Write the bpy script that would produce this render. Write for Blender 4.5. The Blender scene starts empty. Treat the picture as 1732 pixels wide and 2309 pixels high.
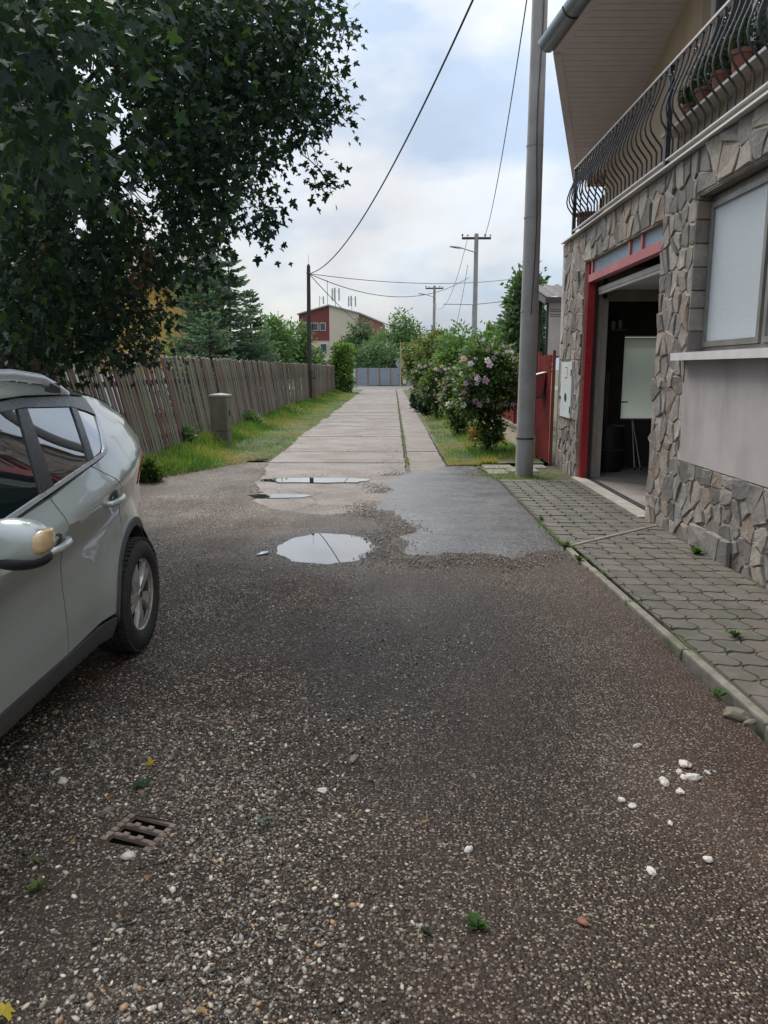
import bpy, bmesh, math, random
import numpy as np
from mathutils import Vector, Matrix, noise as mnoise
random.seed(7); RNG = np.random.default_rng(11)
SC = bpy.context.scene
COL = SC.collection
R = math.radians

# ------------------------------------------------------------------ camera
CAM_H, FPX = 1.68, 1734.0                       # metres, focal length in photograph pixels (1732 x 2309)
PITCH = math.atan((1154.5 - 833) / FPX); YAW = math.atan(14 / FPX)
cam_d = bpy.data.cameras.new('camera'); cam = bpy.data.objects.new('camera', cam_d); COL.objects.link(cam)
cam.location = (0, 0, CAM_H); cam.rotation_euler = (math.pi / 2 - PITCH, 0, YAW)
cam_d.sensor_width = 36.0; cam_d.lens = 36.0 * FPX / 2309; cam_d.clip_start = 0.05; cam_d.clip_end = 6000
SC.camera = cam

# ------------------------------------------------------------------ sky, sun, exposure
SUN_EL, SUN_AZ = R(48), R(-28)                  # azimuth measured from +Y (down the lane), negative towards the fence
world = bpy.data.worlds.new('World'); SC.world = world; world.use_nodes = True
wn = world.node_tree.nodes; wl = world.node_tree.links; wn.clear()
wo = wn.new('ShaderNodeOutputWorld'); bg = wn.new('ShaderNodeBackground'); bg.inputs[1].default_value = 0.11
sky = wn.new('ShaderNodeTexSky'); sky.sky_type = 'NISHITA'; sky.sun_disc = False
sky.sun_elevation = SUN_EL; sky.sun_rotation = SUN_AZ; sky.air_density = 1.2; sky.dust_density = 1.5
tc = wn.new('ShaderNodeTexCoord'); mp = wn.new('ShaderNodeMapping'); mp.inputs['Scale'].default_value = (1.0, 1.0, 2.1)
mp.inputs['Location'].default_value = (0.35, 0.1, 0.32)
n1 = wn.new('ShaderNodeTexNoise'); n1.inputs['Scale'].default_value = 1.9; n1.inputs['Detail'].default_value = 9; n1.inputs['Roughness'].default_value = 0.52
n1.inputs['Distortion'].default_value = 0.25
n2 = wn.new('ShaderNodeTexNoise'); n2.inputs['Scale'].default_value = 4.2; n2.inputs['Detail'].default_value = 8; n2.inputs['Roughness'].default_value = 0.5
wl.new(tc.outputs['Generated'], mp.inputs[0]); wl.new(mp.outputs[0], n1.inputs['Vector']); wl.new(mp.outputs[0], n2.inputs['Vector'])
cov = wn.new('ShaderNodeValToRGB'); cov.color_ramp.elements[0].position = 0.36; cov.color_ramp.elements[0].color = (0.8, 0.8, 0.8, 1)
cov.color_ramp.elements[1].position = 0.58; cov.color_ramp.elements[1].color = (1, 1, 1, 1)
wl.new(n1.outputs['Fac'], cov.inputs[0])
tone = wn.new('ShaderNodeValToRGB'); e = tone.color_ramp.elements                # cloud grey to cloud white
e[0].position = 0.40; e[0].color = (1.2, 1.46, 1.86, 1); e[1].position = 0.60; e[1].color = (1.95, 2.0, 2.1, 1)
wl.new(n2.outputs['Fac'], tone.inputs[0])
skm = wn.new('ShaderNodeMixRGB'); wl.new(cov.outputs[0], skm.inputs[0]); wl.new(sky.outputs[0], skm.inputs[1]); wl.new(tone.outputs[0], skm.inputs[2])
# an overcast sky brightens evenly from horizon to zenith
sp_ = wn.new('ShaderNodeSeparateXYZ'); wl.new(tc.outputs['Generated'], sp_.inputs[0])
g1 = wn.new('ShaderNodeMath'); g1.operation = 'MAXIMUM'; wl.new(sp_.outputs[2], g1.inputs[0]); g1.inputs[1].default_value = 0.0
g2 = wn.new('ShaderNodeMath'); g2.operation = 'MULTIPLY_ADD'; wl.new(g1.outputs[0], g2.inputs[0]); g2.inputs[1].default_value = 2.0; g2.inputs[2].default_value = 1.0
gm = wn.new('ShaderNodeMixRGB'); gm.blend_type = 'MULTIPLY'; gm.inputs[0].default_value = 1.0; wl.new(tone.outputs[0], gm.inputs[1]); wl.new(g2.outputs[0], gm.inputs[2]); wl.new(gm.outputs[0], skm.inputs[2])
wl.new(skm.outputs[0], bg.inputs[0]); wl.new(bg.outputs[0], wo.inputs[0])
sun_d = bpy.data.lights.new('sun', 'SUN'); sun = bpy.data.objects.new('sun', sun_d); COL.objects.link(sun)
sun_d.energy = 1.5; sun_d.angle = R(28); sun_d.color = (1.0, 0.96, 0.9)
sun.rotation_euler = (math.pi / 2 - SUN_EL, 0, math.pi - SUN_AZ); sun.location = (0, 0, 30)
vs = SC.view_settings; vs.view_transform = 'Standard'; vs.look = 'None'; vs.exposure = 1.45; vs.gamma = 1.0; vs.use_curve_mapping = False
SC.cycles.use_denoising = True; SC.cycles.max_bounces = 6; SC.cycles.diffuse_bounces = 3; SC.cycles.glossy_bounces = 3; SC.cycles.transparent_max_bounces = 16
SC.cycles.use_adaptive_sampling = True

# ------------------------------------------------------------------ photo pixel -> direction helpers
_cy, _sy, _cp, _sp = math.cos(YAW), math.sin(YAW), math.cos(PITCH), math.sin(PITCH)
_F = (-_sy * _cp, _cy * _cp, -_sp); _R = (_cy, _sy, 0); _U = (-_sy * _sp, _cy * _sp, _cp)
def ray(x, y):
    u = (x - 866) / FPX; v = -(y - 1154.5) / FPX
    return [_F[i] + u * _R[i] + v * _U[i] for i in range(3)]
def gnd(x, y, z=0):
    d = ray(x, y); t = (z - CAM_H) / d[2]; return (t * d[0], t * d[1], z)
def at_x(x, y, X):
    d = ray(x, y); t = X / d[0]; return (X, t * d[1], CAM_H + t * d[2])
def at_y(x, y, Y):
    d = ray(x, y); t = Y / d[1]; return (t * d[0], Y, CAM_H + t * d[2])
DS = 1732 / 1659.0

# ------------------------------------------------------------------ object helpers
def tag(o, label=None, cat=None, group=None, kind=None):
    if label: o['label'] = label
    if cat: o['category'] = cat
    if group: o['group'] = group
    if kind: o['kind'] = kind
    return o
def empty(name, loc=(0, 0, 0), rz=0):
    o = bpy.data.objects.new(name, None); COL.objects.link(o); o.location = loc; o.rotation_euler = (0, 0, rz); o.empty_display_size = 0.1
    return o
def link(name, me, mat=None, parent=None, loc=None):
    if mat is not None and len(me.materials) == 0: me.materials.append(mat)
    o = bpy.data.objects.new(name, me); COL.objects.link(o)
    if parent is not None: o.parent = parent
    if loc is not None: o.location = loc
    return o
def smooth(me, on=True, angle=None):
    me.polygons.foreach_set('use_smooth', [on] * len(me.polygons))
    if angle is not None and on: me.set_sharp_from_angle(angle=R(angle))
    return me
class MB:
    """collects shapes into one mesh"""
    def __init__(s): s.v = []; s.f = []
    def add(s, v, f):
        o = len(s.v); s.v += [tuple(p) for p in v]; s.f += [tuple(o + i for i in q) for q in f]; return s
    def box(s, x0, x1, y0, y1, z0, z1, M=None):
        v = [(x, y, z) for x in (x0, x1) for y in (y0, y1) for z in (z0, z1)]
        if M is not None: v = [tuple(M @ Vector(p)) for p in v]
        return s.add(v, [(0, 1, 3, 2), (4, 6, 7, 5), (0, 4, 5, 1), (2, 3, 7, 6), (0, 2, 6, 4), (1, 5, 7, 3)])
    def bar(s, a, b, w, h=None, up=(0, 0, 1)):
        """box-section bar from a to b"""
        h = w if h is None else h
        a = Vector(a); b = Vector(b); d = (b - a).normalized(); u = Vector(up)
        if abs(d.dot(u)) > 0.98: u = Vector((0, 1, 0))
        x = d.cross(u).normalized(); y = x.cross(d)
        v = [p + x * i * w / 2 + y * j * h / 2 for p in (a, b) for i, j in ((-1, -1), (1, -1), (1, 1), (-1, 1))]
        return s.add(v, [(3, 2, 1, 0), (4, 5, 6, 7), (0, 1, 5, 4), (1, 2, 6, 5), (2, 3, 7, 6), (3, 0, 4, 7)])
    def tube(s, pts, r, n=8, cap=True):
        pts = [Vector(p) for p in pts]; k = len(pts); rr = r if hasattr(r, '__len__') else [r] * k
        o = len(s.v); x = None
        for i, p in enumerate(pts):
            d = (pts[min(i + 1, k - 1)] - pts[max(i - 1, 0)]).normalized()
            if x is None:
                u = Vector((0, 0, 1)) if abs(d.z) < 0.9 else Vector((1, 0, 0)); x = d.cross(u).normalized()
            else: x = (x - d * x.dot(d)).normalized()
            y = d.cross(x)
            for j in range(n):
                a = 2 * math.pi * j / n; s.v.append(tuple(p + (x * math.cos(a) + y * math.sin(a)) * rr[i]))
        for i in range(k - 1):
            for j in range(n):
                a, b = o + i * n + j, o + i * n + (j + 1) % n; s.f.append((a, b, b + n, a + n))
        if cap: s.f.append(tuple(o + j for j in range(n - 1, -1, -1))); s.f.append(tuple(o + (k - 1) * n + j for j in range(n)))
        return s
    def lathe(s, prof, n=24, M=None, close=False):
        """profile of (radius, height) about z"""
        o = len(s.v); k = len(prof)
        for r_, z in prof:
            for j in range(n):
                a = 2 * math.pi * j / n; p = Vector((r_ * math.cos(a), r_ * math.sin(a), z)); s.v.append(tuple(M @ p if M is not None else p))
        for i in range(k - (0 if close else 1)):
            i2 = (i + 1) % k
            for j in range(n):
                j2 = (j + 1) % n; s.f.append((o + i * n + j, o + i * n + j2, o + i2 * n + j2, o + i2 * n + j))
        return s
    def prism(s, poly, z0, z1, M=None):
        n = len(poly); v = [(x, y, z0) for x, y in poly] + [(x, y, z1) for x, y in poly]
        if M is not None: v = [tuple(M @ Vector(p)) for p in v]
        return s.add(v, [tuple(range(n - 1, -1, -1)), tuple(range(n, 2 * n))] + [(i, (i + 1) % n, n + (i + 1) % n, n + i) for i in range(n)])
    def mesh(s, name, sm=None):
        me = bpy.data.meshes.new(name); me.from_pydata(s.v, [], s.f); me.update()
        if sm is not None: smooth(me, True, sm)
        return me
    def build(s, name, mat, parent=None, sm=None, loc=None):
        return link(name, s.mesh(name, sm), mat, parent, loc)
def bevel_mesh(me, w, seg=1, ang=30):
    bm = bmesh.new(); bm.from_mesh(me)
    es = [e for e in bm.edges if len(e.link_faces) == 2 and e.calc_face_angle(0) > R(ang)]
    bmesh.ops.bevel(bm, geom=es, offset=w, segments=seg, affect='EDGES', profile=0.6); bm.to_mesh(me); bm.free(); me.update(); return me
def inst_mesh(name, tv, tf, mats, pos, col=None, smooth_on=False):
    """one mesh of n copies of a triangle template (numpy)"""
    tv = np.asarray(tv, float); tf = np.asarray(tf, int); n = len(pos); k = len(tv); m = len(tf)
    V = np.einsum('nij,kj->nki', mats, tv) + np.asarray(pos)[:, None, :]
    Fc = (np.arange(n) * k)[:, None, None] + tf[None]
    me = bpy.data.meshes.new(name)
    me.vertices.add(n * k); me.vertices.foreach_set('co', V.astype(np.float32).ravel())
    me.loops.add(n * m * 3); me.loops.foreach_set('vertex_index', Fc.astype(np.int32).ravel())
    me.polygons.add(n * m); me.polygons.foreach_set('loop_start', (np.arange(n * m) * 3).astype(np.int32))
    me.polygons.foreach_set('use_smooth', np.full(n * m, smooth_on))
    if col is not None:
        a = me.color_attributes.new('Col', 'FLOAT_COLOR', 'POINT')
        c = np.ones((n, k, 4), np.float32); c[:, :, :3] = np.asarray(col)[:, None, :]; a.data.foreach_set('color', c.ravel())
    me.update(calc_edges=True); me.validate(); return me
def rot_mats(dirs, spin, scale):
    """matrices taking +y to dirs, spun about it, scaled"""
    d = np.asarray(dirs, float); d = d / np.linalg.norm(d, axis=1, keepdims=True)
    up = np.where(np.abs(d[:, 2:3]) > 0.95, np.array([[1., 0, 0]]), np.array([[0, 0, 1.]]))
    x = np.cross(d, up); x /= np.linalg.norm(x, axis=1, keepdims=True); z = np.cross(x, d)
    c, s_ = np.cos(spin)[:, None], np.sin(spin)[:, None]
    x2 = x * c + z * s_; z2 = z * c - x * s_
    M = np.stack([x2, d, z2], axis=2); return M * np.asarray(scale).reshape(-1, 1, 1)
def rnd_dirs(n, zb=0.0):
    v = RNG.normal(size=(n, 3)); v[:, 2] += zb; return v / np.linalg.norm(v, axis=1, keepdims=True)
def clip_half(poly, nx, ny, d):
    """keep nx*x+ny*y<=d"""
    out = []; n = len(poly)
    for i in range(n):
        a, b = poly[i], poly[(i + 1) % n]; da = nx * a[0] + ny * a[1] - d; db = nx * b[0] + ny * b[1] - d
        if da <= 0: out.append(a)
        if (da < 0 < db) or (db < 0 < da):
            t = da / (da - db); out.append((a[0] + t * (b[0] - a[0]), a[1] + t * (b[1] - a[1])))
    return out
def poly_area(p): return 0.5 * sum(p[i][0] * p[(i + 1) % len(p)][1] - p[(i + 1) % len(p)][0] * p[i][1] for i in range(len(p)))
def pnt_in(x, y, P):
    c = False; n = len(P)
    for i in range(n):
        x1, y1 = P[i]; x2, y2 = P[(i + 1) % n]
        if (y1 > y) != (y2 > y) and x < (x2 - x1) * (y - y1) / (y2 - y1) + x1: c = not c
    return c
def vor_cells(pts, bounds):
    x0, x1, y0, y1 = bounds; cells = []
    P = np.asarray(pts)
    for i, p in enumerate(P):
        poly = [(x0, y0), (x1, y0), (x1, y1), (x0, y1)]
        d = np.hypot(*(P - p).T); order = np.argsort(d)[1:22]
        for j in order:
            q = P[j]; nx, ny = q - p; m = (q + p) / 2
            poly = clip_half(poly, nx, ny, nx * m[0] + ny * m[1])
            if len(poly) < 3: break
        cells.append(poly)
    return cells
def shrink(poly, d):
    n = len(poly); s_ = 1 if poly_area(poly) > 0 else -1; out = poly
    for i in range(n):
        a, b = poly[i], poly[(i + 1) % n]; ex, ey = b[0] - a[0], b[1] - a[1]; L = math.hypot(ex, ey)
        if L < 1e-6: continue
        nx, ny = s_ * ey / L, -s_ * ex / L; out = clip_half(out, nx, ny, nx * a[0] + ny * a[1] - d)
        if len(out) < 3: return []
    return out
def fbm(x, y, s=1.0, seed=0.0, o=3):
    v = 0; a = 1; t = 0
    for k in range(o):
        v += a * mnoise.noise(Vector((x * s, y * s, seed + 7.3 * k))); t += a; a *= 0.5; s *= 2.03
    return v / t

# ------------------------------------------------------------------ materials
class NT:
    def __init__(s, name):
        s.m = bpy.data.materials.new(name); s.m.use_nodes = True; s.t = s.m.node_tree; s.n = s.t.nodes
        s.b = s.n['Principled BSDF']; s.out = s.n['Material Output']
        s.tc = s.n.new('ShaderNodeTexCoord'); s.obj = s.tc.outputs['Object']
    def L(s, a, b): s.t.links.new(a, b)
    def new(s, t, **kw):
        x = s.n.new(t)
        for k, v in kw.items(): setattr(x, k, v)
        return x
    def scaled(s, vec, sc):
        m = s.new('ShaderNodeMapping'); m.inputs['Scale'].default_value = sc; s.L(vec, m.inputs[0]); return m.outputs[0]
    def noise(s, scale, detail=4, rough=0.55, vec=None, dist=0.0):
        x = s.new('ShaderNodeTexNoise'); x.inputs['Scale'].default_value = scale; x.inputs['Detail'].default_value = detail
        x.inputs['Roughness'].default_value = rough; x.inputs['Distortion'].default_value = dist
        s.L(vec if vec is not None else s.obj, x.inputs['Vector']); return x.outputs['Fac']
    def voro(s, scale, vec=None, feat='F1', out='Distance', rnd=1.0):
        x = s.new('ShaderNodeTexVoronoi', feature=feat); x.inputs['Scale'].default_value = scale; x.inputs['Randomness'].default_value = rnd
        s.L(vec if vec is not None else s.obj, x.inputs['Vector']); return x.outputs[out]
    def ramp(s, fac, stops, interp='LINEAR'):
        r = s.new('ShaderNodeValToRGB'); cr = r.color_ramp; cr.interpolation = interp
        while len(cr.elements) < len(stops): cr.elements.new(0.5)
        for e_, (p, c) in zip(cr.elements, stops):
            e_.position = p; c = (c, c, c) if not hasattr(c, '__len__') else c; e_.color = (*c[:3], 1)
        s.L(fac, r.inputs[0]); return r.outputs[0]
    def mix(s, fac, a, b, mode='MIX'):
        x = s.new('ShaderNodeMixRGB', blend_type=mode)
        for i, v in enumerate((fac, a, b)):
            if hasattr(v, 'is_output'): s.L(v, x.inputs[i])
            else: x.inputs[i].default_value = v if i == 0 else ((*v, 1) if hasattr(v, '__len__') else (v, v, v, 1))
        return x.outputs[0]
    def math(s, op, a, b=0.0):
        x = s.new('ShaderNodeMath', operation=op)
        for i, v in enumerate((a, b)):
            if hasattr(v, 'is_output'): s.L(v, x.inputs[i])
            else: x.inputs[i].default_value = v
        return x.outputs[0]
    def rand(s):
        return s.new('ShaderNodeObjectInfo').outputs['Random']
    def rand2(s):
        """random per object and per loose piece"""
        a = s.math('ADD', s.rand(), s.new('ShaderNodeNewGeometry').outputs['Random Per Island']); return s.math('FRACT', a)
    def attr(s, name='Col'):
        return s.new('ShaderNodeAttribute', attribute_name=name).outputs['Color']
    def color(s, c):
        if hasattr(c, 'is_output'): s.L(c, s.b.inputs['Base Color'])
        else: s.b.inputs['Base Color'].default_value = (*c, 1)
    def rough(s, r_):
        if hasattr(r_, 'is_output'): s.L(r_, s.b.inputs['Roughness'])
        else: s.b.inputs['Roughness'].default_value = r_
    def bump(s, h, strength=0.3, dist=0.01, prev=None):
        x = s.new('ShaderNodeBump'); x.inputs['Strength'].default_value = strength; x.inputs['Distance'].default_value = dist; s.L(h, x.inputs['Height'])
        if prev is not None: s.L(prev, x.inputs['Normal'])
        s.L(x.outputs[0], s.b.inputs['Normal']); return x.outputs[0]
    def sep(s, vec, i):
        x = s.new('ShaderNodeSeparateXYZ'); s.L(vec, x.inputs[0]); return x.outputs[i]
def plain(name, c1, c2=None, rough=0.6, scale=8, metal=0.0, bump=0.15, bscale=60, bdist=0.004, coat=0.0, spec=None, stain=None):
    t = NT(name); c2 = c2 or tuple(x * 0.8 for x in c1)
    f = t.noise(scale, 5, 0.6); c = t.mix(t.ramp(f, [(0.35, 0.0), (0.65, 1.0)]), c1, c2)
    if stain:
        g = t.noise(scale * 0.35, 6, 0.65, vec=t.scaled(t.obj, (1, 1, 0.25))); c = t.mix(t.ramp(g, [(0.52, 0.0), (0.7, 0.8)]), c, stain)
    t.color(c); t.rough(t.ramp(t.noise(scale * 2.3, 4), [(0.3, max(rough - 0.08, 0.02)), (0.7, min(rough + 0.08, 1))]))
    t.b.inputs['Metallic'].default_value = metal; t.b.inputs['Coat Weight'].default_value = coat; t.b.inputs['Coat Roughness'].default_value = 0.04
    if spec is not None: t.b.inputs['Specular IOR Level'].default_value = spec
    if bump: t.bump(t.noise(bscale, 4, 0.6), bump, bdist)
    return t.m
M = {}
# -- ground: wet gravel bound in dark grit
def gravel_mat():
    t = NT('gravel'); v = t.obj
    def v2(scale, out, feat='F1'):
        x = t.new('ShaderNodeTexVoronoi', feature=feat, voronoi_dimensions='2D'); x.inputs['Scale'].default_value = scale; t.L(v, x.inputs['Vector']); return x.outputs[out]
    fc, fd = v2(125, 'Color'), v2(125, 'Distance'); mc, md = v2(62, 'Color'), v2(62, 'Distance')
    big = t.noise(0.8, 5, 0.6); trk = t.noise(0.6, 3, 0.5, vec=t.scaled(v, (1.5, 0.45, 1)))
    grit = t.ramp(t.noise(420, 3, 0.7), [(0.3, (0.006, 0.0048, 0.0038)), (0.7, (0.026, 0.020, 0.015))])
    fine = t.ramp(t.sep(fc, 0), [(0.0, (0.014, 0.011, 0.009)), (0.45, (0.035, 0.028, 0.022)), (0.74, (0.085, 0.068, 0.054)), (0.9, (0.24, 0.205, 0.17)), (1.0, (0.56, 0.51, 0.45))])
    c = t.mix(t.ramp(fd, [(0.40, 0.95), (0.58, 0.0)]), grit, fine)
    peb = t.ramp(t.sep(mc, 1), [(0.0, (0.05, 0.042, 0.036)), (0.4, (0.14, 0.12, 0.10)), (0.7, (0.34, 0.305, 0.26)), (0.9, (0.58, 0.54, 0.48)), (1.0, (0.75, 0.72, 0.67))])
    dens = t.math('LESS_THAN', t.sep(mc, 0), t.ramp(t.noise(0.9, 4, 0.6, vec=t.scaled(v, (1.3, 0.8, 1))), [(0.42, 0.03), (0.62, 0.60)]))
    dens = t.math('MULTIPLY', dens, t.ramp(t.math('MULTIPLY', t.math('ADD', t.sep(v, 0), 2.5), 0.25), [(0.4, 1.0), (0.75, 0.45)]))
    c = t.mix(t.math('MULTIPLY', t.ramp(md, [(0.32, 1.0), (0.44, 0.0)]), dens), c, peb)
    c = t.mix(t.ramp(big, [(0.38, 0.0), (0.64, 0.5)]), c, (0.042, 0.028, 0.019))          # brown litter and mud
    c = t.mix(t.ramp(trk, [(0.52, 0.0), (0.68, 0.22)]), c, (0.19, 0.17, 0.148))          # paler, rubbed wheel tracks
    kx = t.sep(v, 0); edge = t.math('MULTIPLY', t.ramp(t.math('MULTIPLY', t.math('ADD', kx, t.math('MULTIPLY', t.noise(1.7, 4), 0.9)), 0.4), [(0.58, 0.0), (0.84, 0.5)]), t.ramp(t.noise(60, 3), [(0.35, 1.0), (0.62, 0.3)]))
    c = t.mix(edge, c, (0.050, 0.027, 0.018))                # rusty leaf litter gathered along the kerb
    def ell(cx, cy, rx, ry):
        dx = t.math('MULTIPLY', t.math('SUBTRACT', kx, cx), 1 / rx); dy = t.math('MULTIPLY', t.math('SUBTRACT', t.sep(v, 1), cy), 1 / ry)
        return t.math('ADD', t.math('SQRT', t.math('ADD', t.math('MULTIPLY', dx, dx), t.math('MULTIPLY', dy, dy))), t.math('MULTIPLY', t.math('SUBTRACT', t.noise(2.4, 4), 0.5), 0.9))
    damp = t.math('MAXIMUM', t.ramp(t.math('MULTIPLY', ell(-0.62, 7.28, 0.62, 0.85), 0.5), [(0.42, 1.0), (0.72, 0.0)]), t.ramp(t.math('MULTIPLY', ell(0.35, 4.3, 0.9, 1.7), 0.5), [(0.3, 0.75), (0.62, 0.0)]))
    c = t.mix(t.math('MULTIPLY', damp, 0.6), c, t.mix(1.0, c, (0.33, 0.31, 0.30), 'MULTIPLY'))      # soaked ground round the puddle and down the middle
    c = t.mix(1.0, c, (1.10, 0.95, 0.81), 'MULTIPLY'); t.color(c)
    wet = t.noise(0.8, 4, 0.55, vec=t.scaled(v, (1, 0.7, 1)))
    t.rough(t.mix(damp, t.ramp(wet, [(0.38, 0.74), (0.62, 0.48)]), 0.33)); t.b.inputs['Specular IOR Level'].default_value = 0.3
    h = t.math('ADD', t.math('MULTIPLY', fd, 0.5), md); t.bump(t.math('SUBTRACT', 1.0, h), 0.9, 0.010); return t.m
M['gravel'] = gravel_mat()
def pebble_mat():
    t = NT('pebbles'); c = t.attr(); t.color(t.mix(t.math('MULTIPLY', t.noise(160, 3), 0.4), t.mix(1.0, c, (1.25, 1.16, 1.02), 'MULTIPLY'), (0.09, 0.072, 0.055))); t.rough(0.42); t.bump(t.noise(260, 3), 0.3, 0.002); return t.m
M['pebble'] = pebble_mat()
def asphalt_mat():
    t = NT('asphalt'); cf = t.sep(t.voro(130, out='Color'), 0); big = t.noise(1.4, 5, 0.6)
    c = t.ramp(cf, [(0.0, (0.010, 0.010, 0.011)), (0.5, (0.045, 0.044, 0.044)), (0.82, (0.12, 0.116, 0.112)), (1.0, (0.36, 0.35, 0.33))])
    c = t.mix(t.ramp(big, [(0.42, 0.0), (0.7, 0.5)]), c, (0.085, 0.08, 0.076)); t.color(c)
    t.rough(t.ramp(t.noise(2.1, 4), [(0.35, 0.30), (0.65, 0.48)])); t.b.inputs['Specular IOR Level'].default_value = 0.42
    t.bump(t.voro(130, feat='SMOOTH_F1'), 0.55, 0.005); return t.m
M['asphalt'] = asphalt_mat()
def slab_mat():
    t = NT('road_concrete'); big = t.noise(0.9, 6, 0.65); sp = t.sep(t.voro(85, out='Color'), 0); rnd = t.rand()
    c = t.ramp(big, [(0.28, (0.085, 0.066, 0.052)), (0.5, (0.145, 0.12, 0.10)), (0.75, (0.215, 0.188, 0.163))])
    c = t.mix(t.ramp(rnd, [(0, 0.0), (1, 0.5)]), c, (0.20, 0.15, 0.122))
    c = t.mix(t.ramp(sp, [(0.0, 0.8), (0.34, 0.0)]), c, (0.07, 0.06, 0.05)); c = t.mix(t.ramp(t.noise(3.1, 6, 0.7, vec=t.scaled(t.obj, (0.5, 1.6, 1))), [(0.5, 0.0), (0.68, 0.55)]), c, (0.16, 0.13, 0.105)); c = t.mix(t.ramp(sp, [(0.85, 0.0), (1.0, 0.5)]), c, (0.5, 0.48, 0.45))
    gp = t.new('ShaderNodeNewGeometry').outputs['Position']; wv = t.new('ShaderNodeVectorMath', operation='ADD'); t.L(gp, wv.inputs[0]); nz = t.new('ShaderNodeTexNoise'); nz.inputs['Scale'].default_value = 1.7; nz.inputs['Detail'].default_value = 5; t.L(gp, nz.inputs['Vector']); t.L(nz.outputs['Color'], wv.inputs[1])
    c = t.mix(t.ramp(t.voro(0.42, vec=wv.outputs[0], feat='DISTANCE_TO_EDGE'), [(0.0, 0.85), (0.009, 0.0)]), c, (0.035, 0.03, 0.022))      # wandering cracks
    c = t.mix(t.ramp(t.noise(0.45, 5, 0.65, vec=gp), [(0.45, 0.0), (0.65, 0.45)]), c, (0.12, 0.098, 0.08))
    t.color(c); t.b.inputs['Specular IOR Level'].default_value = 0.3; t.rough(t.ramp(t.noise(1.3, 4), [(0.35, 0.5), (0.62, 0.8)])); t.bump(t.voro(85, feat='SMOOTH_F1'), 0.5, 0.004); return t.m
M['slab'] = slab_mat()
def soil_mat():
    t = NT('verge_soil'); c = t.ramp(t.noise(2.2, 6, 0.65), [(0.35, (0.055, 0.040, 0.024)), (0.5, (0.065, 0.075, 0.026)), (0.7, (0.11, 0.125, 0.04))]); t.color(c); t.rough(0.95); t.bump(t.noise(30, 6, 0.7), 0.6, 0.02); return t.m
M['soil'] = soil_mat()
def water_mat():
    t = NT('puddle_water'); t.color((0.03, 0.03, 0.03)); t.rough(0.015); t.b.inputs['IOR'].default_value = 1.33; t.b.inputs['Transmission Weight'].default_value = 0.0
    t.b.inputs['Specular IOR Level'].default_value = 1.0; t.b.inputs['Coat Weight'].default_value = 1.0; t.b.inputs['Coat Roughness'].default_value = 0.0; t.b.inputs['Coat IOR'].default_value = 1.8
    t.bump(t.noise(6, 2), 0.012, 0.01); return t.m
M['water'] = water_mat()
def paver_mat():
    t = NT('paver'); r_ = t.rand(); c = t.ramp(r_, [(0.0, (0.066, 0.061, 0.047)), (0.4, (0.085, 0.076, 0.06)), (0.75, (0.10, 0.083, 0.068)), (1.0, (0.12, 0.093, 0.078))])
    g = t.new('ShaderNodeNewGeometry').outputs['Position']
    c = t.mix(t.ramp(t.noise(1.6, 6, 0.65, vec=g), [(0.42, 0.0), (0.66, 0.65)]), c, (0.075, 0.076, 0.045)); c = t.mix(t.ramp(t.noise(7, 5, 0.7, vec=g), [(0.5, 0.0), (0.72, 0.5)]), c, (0.19, 0.165, 0.14)); c = t.mix(t.ramp(t.noise(90, 3, 0.7, vec=g), [(0.3, 0.35), (0.5, 0.0)]), c, (0.07, 0.062, 0.055))
    t.color(c); t.rough(t.ramp(t.noise(3, 3, vec=g), [(0.3, 0.5), (0.7, 0.75)])); t.bump(t.noise(55, 6, 0.75, vec=g), 0.5, 0.006); return t.m
M['paver'] = paver_mat()
def moss_mat():
    t = NT('joint_moss'); n = t.noise(1.6, 5); c = t.ramp(n, [(0.3, (0.04, 0.034, 0.02)), (0.48, (0.055, 0.06, 0.012)), (0.66, (0.11, 0.115, 0.018))]); t.color(t.mix(t.math('MULTIPLY', t.noise(60, 3), 0.7), c, (0.05, 0.042, 0.03))); t.rough(0.95); t.bump(t.noise(90, 4), 0.7, 0.01); return t.m
M['moss'] = moss_mat()
M['kerb'] = plain('kerb_concrete', (0.24, 0.215, 0.175), (0.13, 0.118, 0.09), 0.85, 9, bump=0.5, bscale=120, stain=(0.10, 0.10, 0.05))
M['concrete'] = plain('pole_concrete', (0.34, 0.325, 0.305), (0.27, 0.255, 0.24), 0.8, 3, bump=0.35, bscale=90, stain=(0.12, 0.108, 0.095))
M['cast'] = plain('weathered_concrete', (0.17, 0.145, 0.105), (0.12, 0.11, 0.075), 0.9, 4, bump=0.5, bscale=70, stain=(0.06, 0.065, 0.03))
M['cap'] = plain('pale_cap_concrete', (0.36, 0.33, 0.29), (0.26, 0.24, 0.2), 0.9, 6, bump=0.4, bscale=80)
M['floor'] = plain('garage_floor', (0.30, 0.26, 0.23), (0.20, 0.17, 0.15), 0.6, 2, bump=0.1, stain=(0.09, 0.075, 0.065))
M['mortar'] = plain('mortar', (0.42, 0.345, 0.26), (0.34, 0.275, 0.21), 0.95, 7, bump=0.6, bscale=90, bdist=0.006)
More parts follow.
